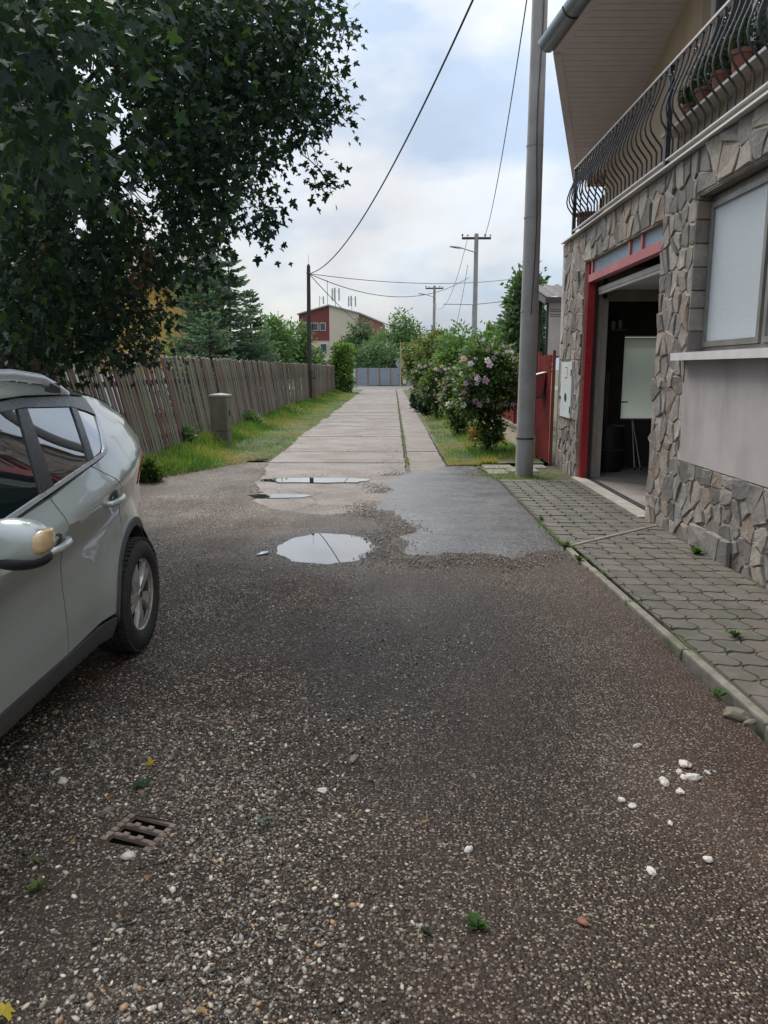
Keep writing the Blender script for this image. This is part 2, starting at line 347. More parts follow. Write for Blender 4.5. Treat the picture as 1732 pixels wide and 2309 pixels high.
def stone_mat():
    t = NT('cladding_stone'); r_ = t.rand2(); g = t.new('ShaderNodeNewGeometry').outputs['Position']
    c = t.ramp(r_, [(0.0, (0.105, 0.098, 0.09)), (0.2, (0.20, 0.185, 0.165)), (0.4, (0.30, 0.272, 0.238)), (0.56, (0.27, 0.195, 0.145)), (0.72, (0.37, 0.33, 0.285)), (0.86, (0.17, 0.145, 0.14)), (1.0, (0.25, 0.245, 0.225))])
    c = t.mix(t.ramp(t.noise(9, 6, 0.7, vec=g), [(0.38, 0.0), (0.66, 0.55)]), c, (0.10, 0.085, 0.07))
    c = t.mix(t.ramp(t.noise(5, 4, 0.6, vec=t.scaled(g, (1, 1.3, 0.8))), [(0.55, 0.0), (0.72, 0.4)]), c, (0.27, 0.215, 0.165))
    t.color(c); t.rough(0.86); h = t.bump(t.noise(26, 6, 0.7, vec=g), 0.75, 0.02); t.bump(t.noise(140, 3, vec=g), 0.3, 0.003, h); return t.m
M['stone'] = stone_mat()
M['plaster'] = plain('rough_plaster', (0.40, 0.365, 0.35), (0.355, 0.32, 0.305), 0.93, 2.5, bump=0.55, bscale=140, bdist=0.005, stain=(0.21, 0.185, 0.165))
M['beige'] = plain('beige_plaster', (0.50, 0.375, 0.26), (0.44, 0.33, 0.23), 0.9, 3, bump=0.3, bscale=120)
M['soffit'] = plain('soffit_board', (0.69, 0.60, 0.61), (0.65, 0.565, 0.57), 0.55, 5, bump=0.06)
M['zinc'] = plain('zinc_gutter', (0.30, 0.33, 0.35), (0.24, 0.27, 0.29), 0.38, 3, metal=0.7, bump=0.05)
M['rooftile'] = plain('roof_tile', (0.13, 0.06, 0.045), (0.09, 0.045, 0.035), 0.8, 5)
M['trim'] = plain('white_metal_trim', (0.62, 0.60, 0.58), (0.52, 0.5, 0.48), 0.45, 5, bump=0.05)
M['white'] = plain('white_paint', (0.66, 0.65, 0.62), (0.56, 0.55, 0.52), 0.5, 4, bump=0.08)
M['whitebox'] = plain('white_enamel', (0.60, 0.64, 0.62), (0.52, 0.56, 0.54), 0.35, 6, bump=0.04, stain=(0.42, 0.42, 0.38))
M['red'] = plain('red_paint', (0.36, 0.028, 0.032), (0.30, 0.025, 0.03), 0.32, 4, bump=0.04)
M['redsheet'] = plain('red_sheet', (0.23, 0.028, 0.026), (0.18, 0.025, 0.022), 0.42, 3, bump=0.05)
M['pinkred'] = plain('faded_red_paint', (0.40, 0.10, 0.11), (0.35, 0.085, 0.095), 0.4, 4, bump=0.04)
M['iron'] = plain('wrought_iron', (0.028, 0.03, 0.035), (0.045, 0.046, 0.05), 0.4, 20, metal=0.3, bump=0.2, bscale=200)
M['dark'] = plain('black_rubber', (0.018, 0.018, 0.019), (0.012, 0.012, 0.013), 0.55, 6, bump=0.1)
M['rail'] = plain('dark_steel', (0.06, 0.06, 0.062), (0.045, 0.045, 0.048), 0.4, 6, metal=0.6, bump=0.1)
M['frame'] = plain('aluminium_frame', (0.22, 0.21, 0.19), (0.17, 0.163, 0.148), 0.4, 6, metal=0.35, bump=0.05)
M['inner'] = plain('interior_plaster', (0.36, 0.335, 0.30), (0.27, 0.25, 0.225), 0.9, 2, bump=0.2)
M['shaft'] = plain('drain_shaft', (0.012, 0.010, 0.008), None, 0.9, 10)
M['innerdark'] = plain('shade_dark_plaster', (0.06, 0.055, 0.05), (0.04, 0.037, 0.033), 0.9, 2, bump=0.2)  # dimness of the garage interior is put into this dark plaster colour
M['terracotta'] = plain('terracotta', (0.24, 0.095, 0.06), (0.18, 0.07, 0.045), 0.8, 8, bump=0.2)
M['blackpole'] = plain('tarred_wood', (0.05, 0.038, 0.032), (0.028, 0.023, 0.02), 0.75, 4, bump=0.5, bscale=40)
M['cable'] = plain('cable_sheath', (0.035, 0.04, 0.045), (0.028, 0.03, 0.034), 0.5, 4, bump=0)
M['steelsheet'] = plain('galvanised_sheet', (0.33, 0.37, 0.40), (0.28, 0.315, 0.345), 0.45, 1.5, metal=0.25, bump=0.03)
M['rust'] = plain('rusty_yellow_post', (0.46, 0.24, 0.07), (0.13, 0.055, 0.025), 0.7, 9, bump=0.2)
M['yellowpost'] = plain('yellow_pole_paint', (0.48, 0.36, 0.16), (0.38, 0.28, 0.12), 0.6, 3, bump=0.1)
M['signback'] = plain('sign_back', (0.36, 0.38, 0.39), (0.31, 0.33, 0.34), 0.4, 3, metal=0.4, bump=0)
M['dkred'] = plain('maroon_render', (0.20, 0.055, 0.05), (0.17, 0.05, 0.045), 0.9, 0.3, bump=0)
M['cream'] = plain('cream_render', (0.60, 0.52, 0.41), (0.55, 0.475, 0.37), 0.9, 0.3, bump=0)
M['brickred'] = plain('brick_render', (0.30, 0.10, 0.07), (0.25, 0.085, 0.06), 0.9, 0.4, bump=0)
M['yellow'] = plain('ochre_render', (0.62, 0.40, 0.12), (0.56, 0.36, 0.10), 0.9, 0.4, bump=0)
M['darkroof'] = plain('dark_roofing', (0.10, 0.085, 0.08), (0.075, 0.065, 0.06), 0.8, 1.5, bump=0.1)
M['bark'] = plain('bark', (0.055, 0.042, 0.032), (0.028, 0.022, 0.018), 0.95, 6, bump=0.8, bscale=25, bdist=0.02)
M['wire'] = plain('thin_wire', (0.09, 0.10, 0.11), (0.08, 0.09, 0.1), 0.5, 3, metal=0.4, bump=0)
M['soilpot'] = plain('potting_soil', (0.04, 0.03, 0.02), None, 0.95, 20)
def glass_mat(name, tint, rough=0.02, trans=0.0, alpha_mix=0.0):
    t = NT(name); t.color(tint); t.rough(rough); t.b.inputs['Specular IOR Level'].default_value = 0.8
    if alpha_mix > 0:
        tr = t.new('ShaderNodeBsdfTransparent'); tr.inputs[0].default_value = (*[min(1, x * 6 + 0.35) for x in tint], 1)
        fr = t.new('ShaderNodeFresnel'); fr.inputs[0].default_value = 1.5
        gl = t.new('ShaderNodeBsdfGlossy'); gl.inputs['Roughness'].default_value = rough; gl.inputs['Color'].default_value = (0.95, 0.97, 1, 1)
        m1 = t.new('ShaderNodeMixShader'); m1.inputs[0].default_value = alpha_mix; t.L(t.b.outputs[0], m1.inputs[1]); t.L(tr.outputs[0], m1.inputs[2])
        m2 = t.new('ShaderNodeMixShader'); t.L(t.math('MINIMUM', t.math('MULTIPLY', fr.outputs[0], 2.2), 1.0), m2.inputs[0]); t.L(m1.outputs[0], m2.inputs[1]); t.L(gl.outputs[0], m2.inputs[2])
        t.L(m2.outputs[0], t.out.inputs[0])
    return t.m
M['carglass'] = glass_mat('car_glass', (0.02, 0.035, 0.035), 0.01, alpha_mix=0.35)
M['carglass2'] = glass_mat('tinted_car_glass', (0.012, 0.014, 0.015), 0.01, alpha_mix=0.12)
M['winglass'] = glass_mat('window_glass', (0.03, 0.04, 0.05), 0.02)
def frosted(name, c, tr=0.5):
    t = NT(name); t.color(t.mix(t.ramp(t.noise(170, 4, 0.7), [(0.35, 0.0), (0.65, 1.0)]), c, tuple(x * 0.7 for x in c))); t.rough(0.3); t.bump(t.voro(150, feat='SMOOTH_F1'), 0.9, 0.004)
    x = t.new('ShaderNodeBsdfTranslucent'); x.inputs[0].default_value = (*c, 1); mx = t.new('ShaderNodeMixShader'); mx.inputs[0].default_value = tr
    t.L(t.b.outputs[0], mx.inputs[1]); t.L(x.outputs[0], mx.inputs[2]); t.L(mx.outputs[0], t.out.inputs[0]); return t.m
M['frost'] = frosted('frosted_pane', (0.60, 0.66, 0.69), 0.15)
M['doorpane'] = frosted('dusty_door_pane', (0.72, 0.75, 0.68), 0.75)
M['bluepane'] = frosted('pale_blue_pane', (0.34, 0.45, 0.53), 0.3)
def paint_mat():
    t = NT('car_paint'); t.color(t.mix(t.noise(900, 2), (0.37, 0.405, 0.375), (0.43, 0.465, 0.43))); t.b.inputs['Metallic'].default_value = 0.25
    z = t.sep(t.obj, 2); dirt = t.math('MULTIPLY', t.ramp(t.noise(9, 6, 0.7, vec=t.scaled(t.obj, (1, 1, 0.5))), [(0.45, 0.0), (0.75, 0.5)]), t.ramp(z, [(0.25, 1.0), (0.75, 0.0)]))
    t.rough(t.mix(dirt, 0.30, 0.6)); t.b.inputs['Coat Weight'].default_value = 1.0; t.b.inputs['Coat Roughness'].default_value = 0.03
    drops = t.voro(60, rnd=1.0); sel = t.sep(t.voro(60, out='Color'), 0)
    hh = t.math('MULTIPLY', t.ramp(drops, [(0.0, 1.0), (0.2, 0.0)]), t.ramp(sel, [(0.72, 0.0), (0.74, 1.0)])); t.bump(hh, 0.25, 0.003); return t.m
M['paint'] = paint_mat()
M['clad'] = plain('grey_cladding', (0.085, 0.088, 0.088), (0.07, 0.072, 0.072), 0.55, 12, bump=0.15, bscale=300)
M['pillar'] = plain('satin_black_pillar', (0.035, 0.036, 0.037), None, 0.3, 20, bump=0.02)
M['chrome'] = plain('chrome_strip', (0.62, 0.63, 0.63), (0.58, 0.59, 0.59), 0.12, 9, metal=1.0, bump=0)
M['silver'] = plain('silver_rail', (0.60, 0.62, 0.64), (0.56, 0.58, 0.6), 0.32, 9, metal=0.5, bump=0)
M['alloy'] = plain('alloy_wheel', (0.56, 0.55, 0.53), (0.42, 0.38, 0.33), 0.35, 7, metal=0.6, bump=0.03)
M['tyre'] = plain('tyre_rubber', (0.022, 0.022, 0.023), (0.03, 0.029, 0.028), 0.7, 12, bump=0.25, bscale=120)
M['amber'] = plain('amber_lens', (0.62, 0.46, 0.26), (0.5, 0.34, 0.16), 0.12, 30, coat=1.0, bump=0.1)
M['taillight'] = plain('red_lens', (0.34, 0.02, 0.02), (0.42, 0.06, 0.05), 0.1, 20, coat=1.0, bump=0.05)
M['barrel'] = plain('shaded_barrel_grey', (0.10, 0.09, 0.08), (0.06, 0.055, 0.05), 0.5, 9, metal=0.5, bump=0)  # dark tone stands in for the shade in the gaps behind the spokes
M['seat'] = plain('grey_seat_fabric', (0.09, 0.09, 0.09), None, 0.9, 10, bump=0.2)
M['grate'] = plain('rusty_cast_iron', (0.27, 0.20, 0.155), (0.17, 0.12, 0.09), 0.75, 14, bump=0.5, bscale=60, stain=(0.24, 0.19, 0.15))
M['stonewhite'] = plain('white_limestone', (0.60, 0.56, 0.50), (0.48, 0.42, 0.36), 0.8, 20, bump=0.5, bscale=60, stain=(0.45, 0.3, 0.23))
def wood_mat(name, kind):
    t = NT(name); r_ = t.rand2(); v = t.scaled(t.obj, (22, 22, 1.2)); n = t.noise(1.6, 5, 0.6, vec=v)
    if kind == 'brown': c = t.ramp(r_, [(0, (0.125, 0.068, 0.052)), (0.4, (0.18, 0.095, 0.07)), (0.7, (0.14, 0.085, 0.08)), (1, (0.21, 0.098, 0.066))])
    else: c = t.ramp(r_, [(0, (0.17, 0.14, 0.105)), (0.35, (0.21, 0.19, 0.13)), (0.7, (0.155, 0.155, 0.09)), (1, (0.25, 0.22, 0.175))])
    c = t.mix(t.ramp(n, [(0.35, 0.55), (0.6, 0.0)]), c, (0.03, 0.022, 0.017))
    c = t.mix(t.ramp(t.noise(5, 5, 0.65, vec=t.scaled(t.obj, (3, 3, 0.8))), [(0.5, 0.0), (0.72, 0.6 if kind != 'brown' else 0.25)]), c, (0.13, 0.14, 0.055))
    t.color(c); t.rough(0.82); t.bump(n, 0.5, 0.006); return t.m
M['wbrown'] = wood_mat('brown_stained_wood', 'brown'); M['wgrey'] = wood_mat('mossy_grey_wood', 'grey')
def leaf_mat(name, transl=0.35, rough=0.45, spec=0.4):
    t = NT(name); c = t.attr(); t.color(c); t.rough(rough); t.b.inputs['Specular IOR Level'].default_value = spec
    x = t.new('ShaderNodeBsdfTranslucent'); t.L(t.mix(0.5, c, t.mix(1.0, c, (1.9, 1.8, 0.5), 'MULTIPLY')), x.inputs[0])
    mx = t.new('ShaderNodeMixShader'); mx.inputs[0].default_value = transl; t.L(t.b.outputs[0], mx.inputs[1]); t.L(x.outputs[0], mx.inputs[2]); t.L(mx.outputs[0], t.out.inputs[0]); return t.m
M['leaf'] = leaf_mat('foliage'); M['needle'] = leaf_mat('needles', 0.3, 0.6, 0.2); M['mapleleaf'] = leaf_mat('maple_foliage', 0.35, 0.5, 0.3); M['grass'] = leaf_mat('grass_blades', 0.3, 0.6, 0.2); M['petal'] = leaf_mat('petals', 0.4, 0.7, 0.1)

# ================================================================== GROUND
def sheet(name, x0, x1, y0, y1, z, mat, nx=1, ny=1, hf=None, label=None):
    xs = np.linspace(x0, x1, nx + 1); ys = np.linspace(y0, y1, ny + 1)
    v = [(x, y, z + (hf(x, y) if hf else 0)) for y in ys for x in xs]
    f = [(j * (nx + 1) + i, j * (nx + 1) + i + 1, (j + 1) * (nx + 1) + i + 1, (j + 1) * (nx + 1) + i) for j in range(ny) for i in range(nx)]
    me = bpy.data.meshes.new(name); me.from_pydata(v, [], f); smooth(me)
    o = link(name, me, mat); tag(o, label, name.replace('_', ' '), kind='structure'); return o
sheet('ground', -1500, 1500, -1500, 2500, -0.14, M['soil'], label='earth and rough grass under the whole place')
CONC = [(-2.25, 60), (-2.25, 14.2), (-2.0, 12.3), (-2.05, 11.6), (-1.75, 10.5), (-1.8, 9.9), (-1.35, 9.2), (-0.7, 8.95), (-0.25, 9.15), (1.2, 9.2), (1.2, 60)]
PUD = [(-0.62, 7.28, 0.42, 0.55)]
def yard_z(x, y):
    wx = x + 0.10 * fbm(x, y, 2.2, 3.1); wy = y + 0.16 * fbm(x, y, 2.0, 9.4)
    z = 0.012 * fbm(x, y, 1.1, 1.7, 3) + 0.010 * fbm(x, y, 5, 5.5, 3)
    if pnt_in(wx, wy, CONC): z -= 0.045
    for cx, cy, rx, ry in PUD:
        d = math.hypot((x - cx) / rx, (y - cy) / ry) + 0.22 * fbm(x, y, 2.6, 12.2, 3)
        z -= 0.05 * max(0.0, min(1.0, 1.45 - d))
    gd = math.hypot(x + 0.92, y - 2.56)
    if x > 1.3 and y < 7: z += 0.012 * min(1, (x - 1.3) / 0.3)
    if y > 14: z -= 0.05 * min(1, (y - 14) / 0.7)
    if gd < 0.22: z = 0.002
    return z
HOLE = (-1.035, -0.805, 2.44, 2.68)          # drain opening in the yard
def yard():
    x0, x1, y0, y1, s = -5.3, 1.735, -3.0, 16.2, 0.05
    xs = list(np.arange(x0, x1 + 1e-6, s)); ys = list(np.arange(y0, y1, s)); nx, ny = len(xs), len(ys)
    v = [(x, y, yard_z(x, y)) for y in ys for x in xs]
    f = []
    for j in range(ny - 1):
        for i in range(nx - 1):
            cx, cy = (xs[i] + xs[i + 1]) / 2, (ys[j] + ys[j + 1]) / 2
            if HOLE[0] < cx < HOLE[1] and HOLE[2] < cy < HOLE[3]: continue
            a = j * nx + i; f.append((a, a + 1, a + nx + 1, a + nx))
    me = bpy.data.meshes.new('gravel_yard'); me.from_pydata(v, [], f); smooth(me)
    c, s_ = math.cos(-0.35), math.sin(-0.35); cx, cy = -0.925, 2.575; inn = [(cx + c * a - s_ * b, cy + s_ * a + c * b, 0.0) for a, b in ((-0.1, -0.1), (0.1, -0.1), (0.1, 0.1), (-0.1, 0.1))]
    outr = [(-1.05, 2.45, 0.002), (-0.8, 2.45, 0.002), (-0.8, 2.7, 0.002), (-1.05, 2.7, 0.002)]; k = len(v); v2 = inn + outr
    yo = link('gravel_rim', bpy.data.meshes.new('gravel_rim'), M['gravel']); yo.data.from_pydata(v2, [], [(4 + i, 4 + (i + 1) % 4, (i + 1) % 4, i) for i in range(4)]); GRIM.append(yo)
    return tag(link('gravel_yard', me, M['gravel']), 'dark wet gravel yard surface in front of the lane', 'gravel yard', kind='structure')
GRIM = []; yo_ = yard(); GRIM[0].parent = yo_
# -- scattered pebbles lying on the grit
def pebbles(name, n, x0, x1, y0, y1, s0, s1, label, bright=1.0):
    ico = bmesh.new(); bmesh.ops.create_icosphere(ico, subdivisions=1, radius=1.0); tv = np.array([v.co[:] for v in ico.verts]); tf = np.array([[v.index for v in f.verts] for f in ico.faces]); ico.free()
    tv = tv * (1 + 0.18 * RNG.normal(size=(len(tv), 1))).clip(0.7, 1.3)
    p = np.empty((0, 2))
    while len(p) < n:
        q = np.column_stack([RNG.uniform(x0, x1, n), y0 + (y1 - y0) * RNG.random(n) ** 1.35])
        k = np.abs(q[:, 0]) < 0.56 * q[:, 1] + 0.35; q = q[k]
        dens = np.array([0.22 + 1.35 * fbm(a, b, 0.8, 21.0, 4) - 0.30 * max(0, min(1, (a - 0.05) / 0.5)) + 0.38 * max(0, min(1, (-0.1 - a) / 0.5)) for a, b in q]); q = q[RNG.random(len(q)) < dens]
        k = np.maximum(np.abs((q[:, 0] + 0.925) * 0.94 - (q[:, 1] - 2.575) * 0.343), np.abs((q[:, 0] + 0.925) * 0.343 + (q[:, 1] - 2.575) * 0.94)) > 0.108; q = q[k]
        k = np.hypot((q[:, 0] + 0.64) / 0.46, (q[:, 1] - 7.28) / 0.56) > 1; p = np.vstack([p, q[k]])
    p = p[:n]; sz = np.exp(RNG.uniform(math.log(s0), math.log(s1), n) * 1.0) * (0.75 + 0.5 * RNG.random(n) ** 3)
    A = RNG.uniform(0, 6.283, n); c, s_ = np.cos(A), np.sin(A); ax = sz * RNG.uniform(0.8, 1.3, n); ay = sz * RNG.uniform(0.6, 1.0, n); az = sz * RNG.uniform(0.35, 0.6, n)
    Mx = np.zeros((n, 3, 3)); Mx[:, 0, 0] = c * ax; Mx[:, 0, 1] = -s_ * ay; Mx[:, 1, 0] = s_ * ax; Mx[:, 1, 1] = c * ay; Mx[:, 2, 2] = az
    tl = RNG.normal(0, 0.25, (n, 2)); Mx[:, 2, 0] += tl[:, 0] * ax; Mx[:, 2, 1] += tl[:, 1] * ay
    z = np.array([yard_z(a, b) for a, b in p]) + az * 0.4
    pal = np.array([(0.045, 0.036, 0.029), (0.085, 0.071, 0.058), (0.16, 0.138, 0.113), (0.29, 0.26, 0.22), (0.47, 0.43, 0.38), (0.68, 0.64, 0.58), (0.33, 0.21, 0.12), (0.24, 0.25, 0.25), (0.03, 0.025, 0.022)])
    w = np.array([0.22, 0.21, 0.16, 0.11, 0.07, 0.045, 0.04, 0.055, 0.11]); col = pal[RNG.choice(len(pal), n, p=w / w.sum())] * RNG.uniform(0.75, 1.25, (n, 1)) * bright
    me = inst_mesh(name, tv, tf, Mx, np.column_stack([p, z]), col, True)
    return tag(link(name, me, M['pebble']), label, 'pebbles', kind='stuff')
pebbles('pebbles', 24000, -2.2, 1.72, 1.35, 3.6, 0.003, 0.0108, 'small grey, tan and white pebbles strewn over the dark grit')
pebbles('coarse_pebbles', 17000, -2.6, 1.7, 2.4, 7.6, 0.0035, 0.0078, 'coarser pale pebbles scattered across the yard')
# -- concrete slab lane
road = tag(empty('concrete_road'), 'lane of old cracked concrete slabs running to the steel fence', 'road', kind='structure')
def slab(x0, x1, y0, y1, z, tilt=0.0, j=0.02):
    pts = []
    for (ax, ay), (bx, by) in (((x0, y0), (x1, y0)), ((x1, y0), (x1, y1)), ((x1, y1), (x0, y1)), ((x0, y1), (x0, y0))):
        for k in range(9):
            t = k / 9; pts.append((ax + (bx - ax) * t + random.uniform(-j, j) * 0.6, ay + (by - ay) * t + random.uniform(-j, j) * 0.6))
    n = len(pts); cx = (x0 + x1) / 2; cy = (y0 + y1) / 2
    v = [(x, y, z + tilt * (y - cy)) for x, y in pts] + [(x + 0.015 * (1 if x < cx else -1) * 0 + (cx - x) * 0.006, y + (cy - y) * 0.006, z + 0.006 + tilt * (y - cy)) for x, y in pts] + [(x, y, z - 0.08) for x, y in pts]
    f = [tuple(range(n, 2 * n))] + [(i, (i + 1) % n, n + (i + 1) % n, n + i) for i in range(n)] + [(2 * n + i, 2 * n + (i + 1) % n, (i + 1) % n, i) for i in range(n)]
    me = bpy.data.meshes.new('slab'); me.from_pydata(v, [], f); return link('slab', me, M['slab'], road)
ys = [8.72, 10.50, 12.26, 14.02, 15.86, 17.7]
while ys[-1] < 66: ys.append(ys[-1] + 1.83)
for i in range(len(ys) - 1):
    t = [0.012, 0.014, 0.006][i] if i < 3 else random.uniform(-0.004, 0.004)
    drift = 0.004 * (ys[i] - 14)
    slab(-2.24 + random.uniform(-0.10, 0.06), 0.27 + max(0, drift), ys[i] + 0.024, ys[i + 1] - 0.024, random.uniform(-0.006, 0.004) - (0.012 if i < 3 else 0), t)
yy = 12.4
while yy < 66:
    L = random.choice((1.8, 2.6, 3.0)); slab(0.34 + max(0, 0.004 * (yy - 14)), 0.98 + max(0, 0.007 * (yy - 14)), yy + 0.02, yy + L - 0.02, random.uniform(-0.012, 0.0)); yy += L
sheet('cross_road', -70, 70, 66.2, 80.8, -0.02, M['asphalt'], label='wet asphalt cross street at the end of the lane')
# bed under the slabs
sheet('road_bed', -2.6, 1.35, 12.0, 66.2, -0.055, M['moss'], label='mossy soil showing in the joints of the slab lane')
# -- asphalt apron
def apron():
    P = [(0.24, 12.84), (0.85, 13.25), (1.46, 13.46), (1.66, 11.6), (1.66, 10.0), (1.655, 8.5), (1.65, 7.0), (1.45, 6.75), (1.1, 6.55), (0.75, 6.75), (0.45, 6.5), (0.1, 6.62), (-0.12, 6.85), (-0.08, 7.3), (-0.14, 7.75), (0.16, 8.05), (0.05, 8.4), (-0.2, 8.8), (-0.34, 9.5), (-0.2, 10.3), (-0.12, 10.9), (-0.28, 11.5), (-0.2, 12.0)]
    Q = []
    for i in range(len(P)):
        a, b = P[i], P[(i + 1) % len(P)]; n = max(2, int(math.hypot(b[0] - a[0], b[1] - a[1]) / 0.06))
        straight = i in (3, 4, 5)
        for k in range(n):
            t = k / n; x = a[0] + (b[0] - a[0]) * t; y = a[1] + (b[1] - a[1]) * t
            if not straight: x += 0.09 * fbm(x, y, 3.0, 2.2, 3); y += 0.11 * fbm(x, y, 3.0, 8.8, 3)
            Q.append((x, y))
    n = len(Q); cx, cy = 0.7, 9.8
    bm = bmesh.new(); vs_ = [bm.verts.new((x, y, 0.0)) for x, y in Q]; bm.faces.new(vs_)
    for y in np.arange(6.4, 13.6, 0.1): bmesh.ops.bisect_plane(bm, geom=bm.verts[:] + bm.edges[:] + bm.faces[:], plane_co=(0, y, 0), plane_no=(0, 1, 0), dist=1e-5)
    for x in np.arange(-0.4, 1.7, 0.1): bmesh.ops.bisect_plane(bm, geom=bm.verts[:] + bm.edges[:] + bm.faces[:], plane_co=(x, 0, 0), plane_no=(1, 0, 0), dist=1e-5)
    bound = {v for e_ in bm.edges if e_.is_boundary for v in e_.verts}
    for v in bm.verts:
        dd = min([abs(1.66 - v.co.x) * 0 + 9] + [math.hypot(v.co.x - a, v.co.y - b_) for a, b_ in Q if a < 1.55 and b_ < 13.0]); dd = max(0.0, min(1.0, dd / 0.55))
        if v in bound and v.co.x > 1.6: v.co.z = 0.012
        else: v.co.z = -0.022 + 0.042 * dd ** 0.8 + 0.008 * fbm(v.co.x, v.co.y, 1.2, 4.0)
    be = [e_ for e_ in bm.edges if e_.is_boundary]; r_ = bmesh.ops.extrude_edge_only(bm, edges=be)
    for g in r_['geom']:
        if isinstance(g, bmesh.types.BMVert): g.co.z = -0.05
    me = bpy.data.meshes.new('asphalt_apron'); bm.to_mesh(me); bm.free(); smooth(me, True, 40)
    tag(link('asphalt_apron', me, M['asphalt']), 'wet blue-grey asphalt patch ramping from the lane to the paved strip', 'asphalt', kind='structure'); return Q
Q_ = apron()
def edge_grit():
    n = 5000; ico = bmesh.new(); bmesh.ops.create_icosphere(ico, subdivisions=1, radius=1.0); tv = np.array([v.co[:] for v in ico.verts]); tf = np.array([[v.index for v in f.verts] for f in ico.faces]); ico.free()
    E_ = np.array([q for q in Q_ if q[0] < 1.6 and q[1] < 12.7]); p = E_[RNG.integers(0, len(E_), n)] + RNG.normal(0, 0.13, (n, 2)); p = p[(p[:, 0] < 1.64) & (np.hypot((p[:, 0] + 0.62) / 0.42, (p[:, 1] - 7.28) / 0.56) > 1)]; n = len(p)
    s_ = RNG.uniform(0.004, 0.011, n); Mx = np.eye(3)[None] * s_[:, None, None] * RNG.uniform(0.6, 1.2, (n, 1, 3)); Mx[:, 2, 2] *= 0.6
    col = np.array([(0.06, 0.052, 0.045), (0.12, 0.105, 0.09), (0.22, 0.20, 0.175), (0.4, 0.37, 0.33)])[RNG.choice(4, n, p=[0.4, 0.3, 0.2, 0.1])]
    tag(link('edge_grit', inst_mesh('edge_grit', tv, tf, Mx, np.column_stack([p, [max(yard_z(a, b), -0.02) + 0.012 for a, b in p]]), col, True), M['pebble']), 'loose grit crumbled along the edge of the asphalt patch', 'grit', kind='stuff')
edge_grit()
# -- puddles
def puddle(cx, cy, rx, ry, z, seed, label, n=64, jag=0.25):
    v = [(cx, cy, z)]
    for k in range(n):
        a = 2 * math.pi * k / n; q = 1 + jag * fbm(math.cos(a) * 1.3, math.sin(a) * 1.3, 1.6, seed, 4)
        v.append((cx + rx * q * math.cos(a), cy + ry * q * math.sin(a), z))
    me = bpy.data.meshes.new('puddle'); me.from_pydata(v, [], [(0, 1 + k, 1 + (k + 1) % n) for k in range(n)]); smooth(me)
    tag(link('puddle', me, M['water']), label, 'puddle', kind='structure')
puddle(-0.62, 7.28, 0.56, 0.75, -0.016, 1.0, 'round puddle in the gravel beside the asphalt patch', jag=0.05)
puddle(-1.12, 11.72, 0.84, 0.27, 0.006, 4.0, 'long puddle lying on the joint of the first slabs', jag=0.5)
puddle(-1.5, 10.22, 0.42, 0.17, 0.004, 9.0, 'narrow puddle at the broken edge of the nearest slab', jag=0.5)
puddle(-2.55, 14.35, 0.30, 0.20, 0.02, 13.0, 'small muddy puddle where the grass verge starts', jag=0.5)
# -- verges
def verge_l(x, y): return 0.035 - 0.05 * max(0, min(1, (x + 2.42) / 0.18)) + 0.03 * fbm(x, y, 0.8, 3.3) + 0.06 * max(0, min(1, (-2.5 - x) / 1.5)) - 0.12 * max(0, 1 - (y - 10.6 + (x + 4.2) * -1.9) / 0.8 if y < 16 else 0)
sheet('grass_verge', -5.6, -2.19, 10.2, 66, 0, M['soil'], 30, 160, verge_l, 'weedy grass verge between the slab lane and the picket fence')
def verge_r(x, y): return 0.012 + 0.03 * fbm(x, y, 0.9, 6.3) + 0.04 * max(0, min(1, (x - 1.2) / 1.0))
sheet('flower_verge', 1.02, 2.72, 13.5, 66, 0, M['soil'], 14, 140, verge_r, 'grass verge with flowering shrubs along the red fence')
sheet('garden_ground', 2.9, 40, 13.5, 66, -0.01, M['soil'], label='garden soil behind the red fence')
def grass(name, n, region, hgt, cols, label, wid=0.006, lean=0.35):
    pos = []; hs = []
    while len(pos) < n:
        x, y = region[0] + (region[1] - region[0]) * random.random(), region[2] + (region[3] - region[2]) * random.random() ** 1.7
        h = hgt(x, y)
        if h <= 0 or random.random() > 0.25 + 0.9 * (0.5 + fbm(x, y, 1.1, 17.0)): continue
        pos.append((x, y, (verge_l(x, y) if x < 0 else verge_r(x, y)) - 0.01)); hs.append(h * random.uniform(0.5, 1.25))
    pos = np.array(pos); hs = np.array(hs); n = len(pos)
    tv = [(-0.5, 0, 0), (0.5, 0, 0), (-0.4, 0.25, 0.45), (0.4, 0.25, 0.45), (0, 0.95, 0.9)]; tf = [(0, 1, 3), (0, 3, 2), (2, 3, 4)]
    A = RNG.uniform(0, 6.283, n); c, s_ = np.cos(A), np.sin(A); w = wid * (0.6 + hs / 0.25) * (1 + pos[:, 1] / 22); ln = hs * RNG.uniform(0.1, lean * 2, n)
    Mx = np.zeros((n, 3, 3)); Mx[:, 0, 0] = c * w; Mx[:, 1, 0] = s_ * w; Mx[:, 0, 1] = -s_ * ln; Mx[:, 1, 1] = c * ln; Mx[:, 2, 2] = hs
    cc = np.array(cols); pick = np.clip(((np.array([fbm(p[0], p[1], 0.55, 30.0, 3) for p in pos]) * 1.5 + 0.38) + RNG.normal(0, 0.2, n)) * len(cc), 0, len(cc) - 1).astype(int)
    me = inst_mesh(name, tv, tf, Mx, pos, cc[pick] * RNG.uniform(0.7, 1.3, (n, 1)))
    return tag(link(name, me, M['grass']), label, 'grass', kind='stuff')
GC = [(0.07, 0.16, 0.026), (0.11, 0.22, 0.03), (0.15, 0.26, 0.042), (0.25, 0.28, 0.065), (0.36, 0.27, 0.10)]
